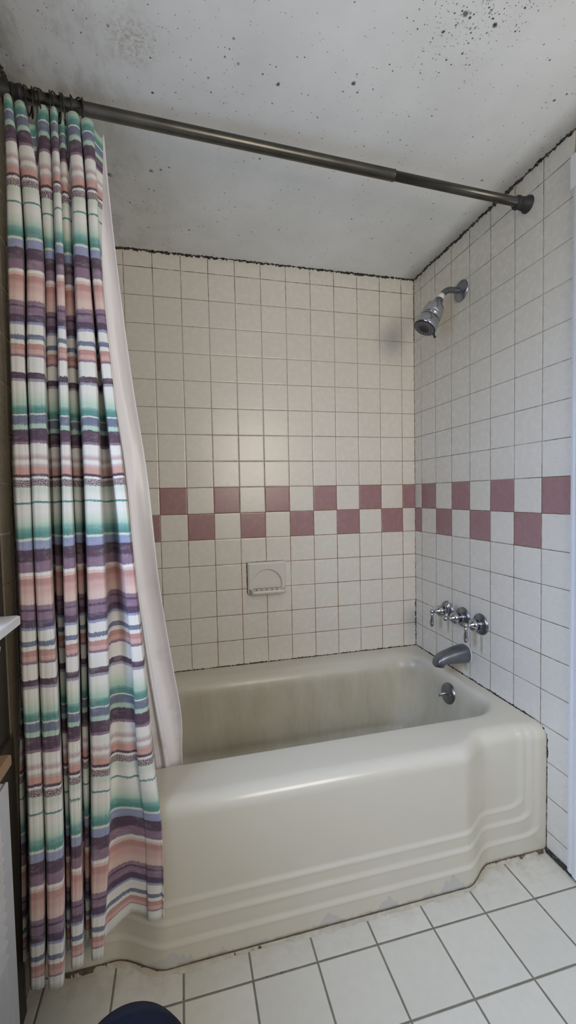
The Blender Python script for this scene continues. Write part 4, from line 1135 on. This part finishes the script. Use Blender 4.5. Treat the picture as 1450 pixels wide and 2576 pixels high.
# ================================================================== LEFT WALL: heater, board, wood strips
ht = empty('wall_heater', (-W, -1.2, 0), 'grey white louvred metal wall heater at the left edge below the window', 'heater')
hx0, hx1 = -W - .002, -1.405
obj('heater_case', *join(box(hx0, hx1 - .006, -1.70, -.912, .02, .600, .004), box(hx1 - .006, hx1, -.955, -.912, .02, .600, .002), box(hx1 - .006, hx1, -1.70, -1.66, .02, .600, .002),
                         box(hx1 - .006, hx1, -1.66, -.955, .545, .600, .002), box(hx1 - .006, hx1, -1.66, -.955, .02, .30, .002)), M['grey_paint'], ht, False)
lo = []
for i in range(9):
    z = .315 + i * .026
    lo.append(([(hx1 - .012, -1.66, z), (hx1 - .012, -.955, z), (hx1 + .003, -.955, z - .013), (hx1 + .003, -1.66, z - .013), (hx1 - .012, -1.66, z + .004), (hx1 - .012, -.955, z + .004), (hx1 + .005, -.955, z - .010), (hx1 + .005, -1.66, z - .010)],
               [(0, 1, 2, 3), (7, 6, 5, 4), (0, 4, 5, 1), (1, 5, 6, 2), (2, 6, 7, 3), (3, 7, 4, 0)]))
obj('louvres', *join(*lo), M['grey_paint'], ht, False)
tag(obj('wooden_shelf_board', *box(-W - .002, -1.400, -1.70, -.905, .625, .648, .003), M['brown_wood'], smooth=False), 'worn varnished wooden board fixed above the wall heater', 'shelf')
struct('trim_7', [box(-W - .002, -W + .010, -.905, -.79, 0, .62, .002)], M['dark_gap'])
struct('trim_8', [box(-W - .002, -W + .003, -.780, -.772, 0, .62, .001)], M['sealant'])

# ================================================================== PERSON: knee of the seated photographer
knee = Vector((-1.148, -1.342, .520))
per_o = empty('person', (-1.14, -1.40, 0), 'bent knee in navy blue trousers at the bottom edge, on a seated person', 'person')
hip = Vector((-1.02, -1.86, .50))
ank = Vector((-1.165, -1.50, .09))
path, rad = [], []
for t in np.linspace(0, 1, 14):
    p = hip.lerp(knee, t)
    path.append(p)
    rad.append(.092 - .024 * t)
ctrl = [(Vector((-1.148, -1.332, .512)), .064), (Vector((-1.152, -1.332, .475)), .062), (Vector((-1.154, -1.345, .41)), .059)]
for p, r in ctrl:
    path.append(p)
    rad.append(r)
for t in np.linspace(.15, 1, 12):
    path.append(Vector((-1.154, -1.345, .41)).lerp(ank, t))
    rad.append(.062 + .006 * math.sin(PI * min(1, t * 1.6)) - .010 * t)
V, F = tube(path, rad, 36)
leg = obj('trouser_leg', V, F, M['navy'], per_o)
cm = leg.modifiers.new('smooth', 'REMESH')
cm.mode = 'VOXEL'
cm.voxel_size = .006
cm.use_smooth_shade = True
sm = leg.modifiers.new('relax', 'SMOOTH')
sm.iterations = 10
# shoe
sv, sf = [], []
for k_, (yy, hw, z1) in enumerate([(-1.575, .020, .045), (-1.565, .034, .070), (-1.53, .038, .085), (-1.48, .038, .080), (-1.43, .040, .062), (-1.38, .044, .048), (-1.34, .042, .040), (-1.315, .030, .030), (-1.305, .012, .022)]):
    for i in range(16):
        th = PI * i / 15
        sv.append((-1.168 + .2 * (yy + 1.5) * .25 + hw * math.cos(th), yy, .001 + z1 * math.sin(th) ** .6))
for k_ in range(8):
    for i in range(15):
        sf.append((k_ * 16 + i, k_ * 16 + i + 1, k_ * 16 + 17 + i, k_ * 16 + 16 + i))
    sf.append((k_ * 16 + 15, k_ * 16, k_ * 16 + 16, k_ * 16 + 31))
sf += [tuple(range(16)), tuple(reversed(range(128, 144)))]
obj('shoe', sv, sf, M['rubber'], per_o)

# ================================================================== LIGHT
def area(name, loc, rot, sx, sy_, power, col):
    l = bpy.data.lights.new(name, 'AREA')
    l.shape = 'RECTANGLE'
    l.size, l.size_y = sx, sy_
    l.energy = power
    l.color = col
    o = bpy.data.objects.new(name, l)
    o.location = loc
    o.rotation_euler = rot
    COL.objects.link(o)
    return o


area('window_daylight', (-W - .75, (WY0 + WY1) / 2 + .05, 1.80), (0, -PI / 2 + math.radians(30), 0), 1.1, 1.5, 70, (.52, .66, 1.0))
area('fill_light', (-.30, YF + .10, 1.50), (math.radians(90), 0, math.radians(8)), .8, .8, 13.5, (1.0, .89, .77))  # added warm fill behind the camera, not a fitting of the room
w = bpy.data.worlds.new('world')
S.world = w
w.use_nodes = True
w.node_tree.nodes['Background'].inputs[0].default_value = (.66, .80, 1, 1)
w.node_tree.nodes['Background'].inputs[1].default_value = 3.0

# ================================================================== CAMERA
cam = bpy.data.cameras.new('camera')
co = bpy.data.objects.new('camera', cam)
COL.objects.link(co)
RIGHT = Vector((.9723, -.2330, -.0203)).normalized()
DOWN = Vector((-.0297, -.0366, -.9989))
FWD = Vector((.2320, .9718, -.0425)).normalized()
DOWN = FWD.cross(RIGHT).normalized()
RIGHT = DOWN.cross(FWD).normalized()
m = Matrix((RIGHT, -DOWN, -FWD)).transposed().to_4x4()
m.translation = Vector((-1.0742, -1.7750, 1.1242))
co.matrix_world = m
cam.sensor_fit = 'VERTICAL'
cam.sensor_height = 36.0
cam.lens = 36.0 * 1052.925 / 2576
cam.shift_x = (725 - 708.314) / 2576
cam.shift_y = (1290.69 - 1288) / 2576
cam.clip_start = .02
S.camera = co

S.view_settings.view_transform = 'Standard'
S.view_settings.look = 'None'
S.view_settings.gamma = 1
S.view_settings.exposure = 0.55
S.view_settings.use_curve_mapping = False
S.cycles.max_bounces = 8
S.cycles.use_adaptive_sampling = True
S.cycles.adaptive_threshold = .03
S.cycles.diffuse_bounces = 5
S.cycles.glossy_bounces = 4
S.cycles.caustics_reflective = False
S.cycles.caustics_refractive = False
S.cycles.use_denoising = True
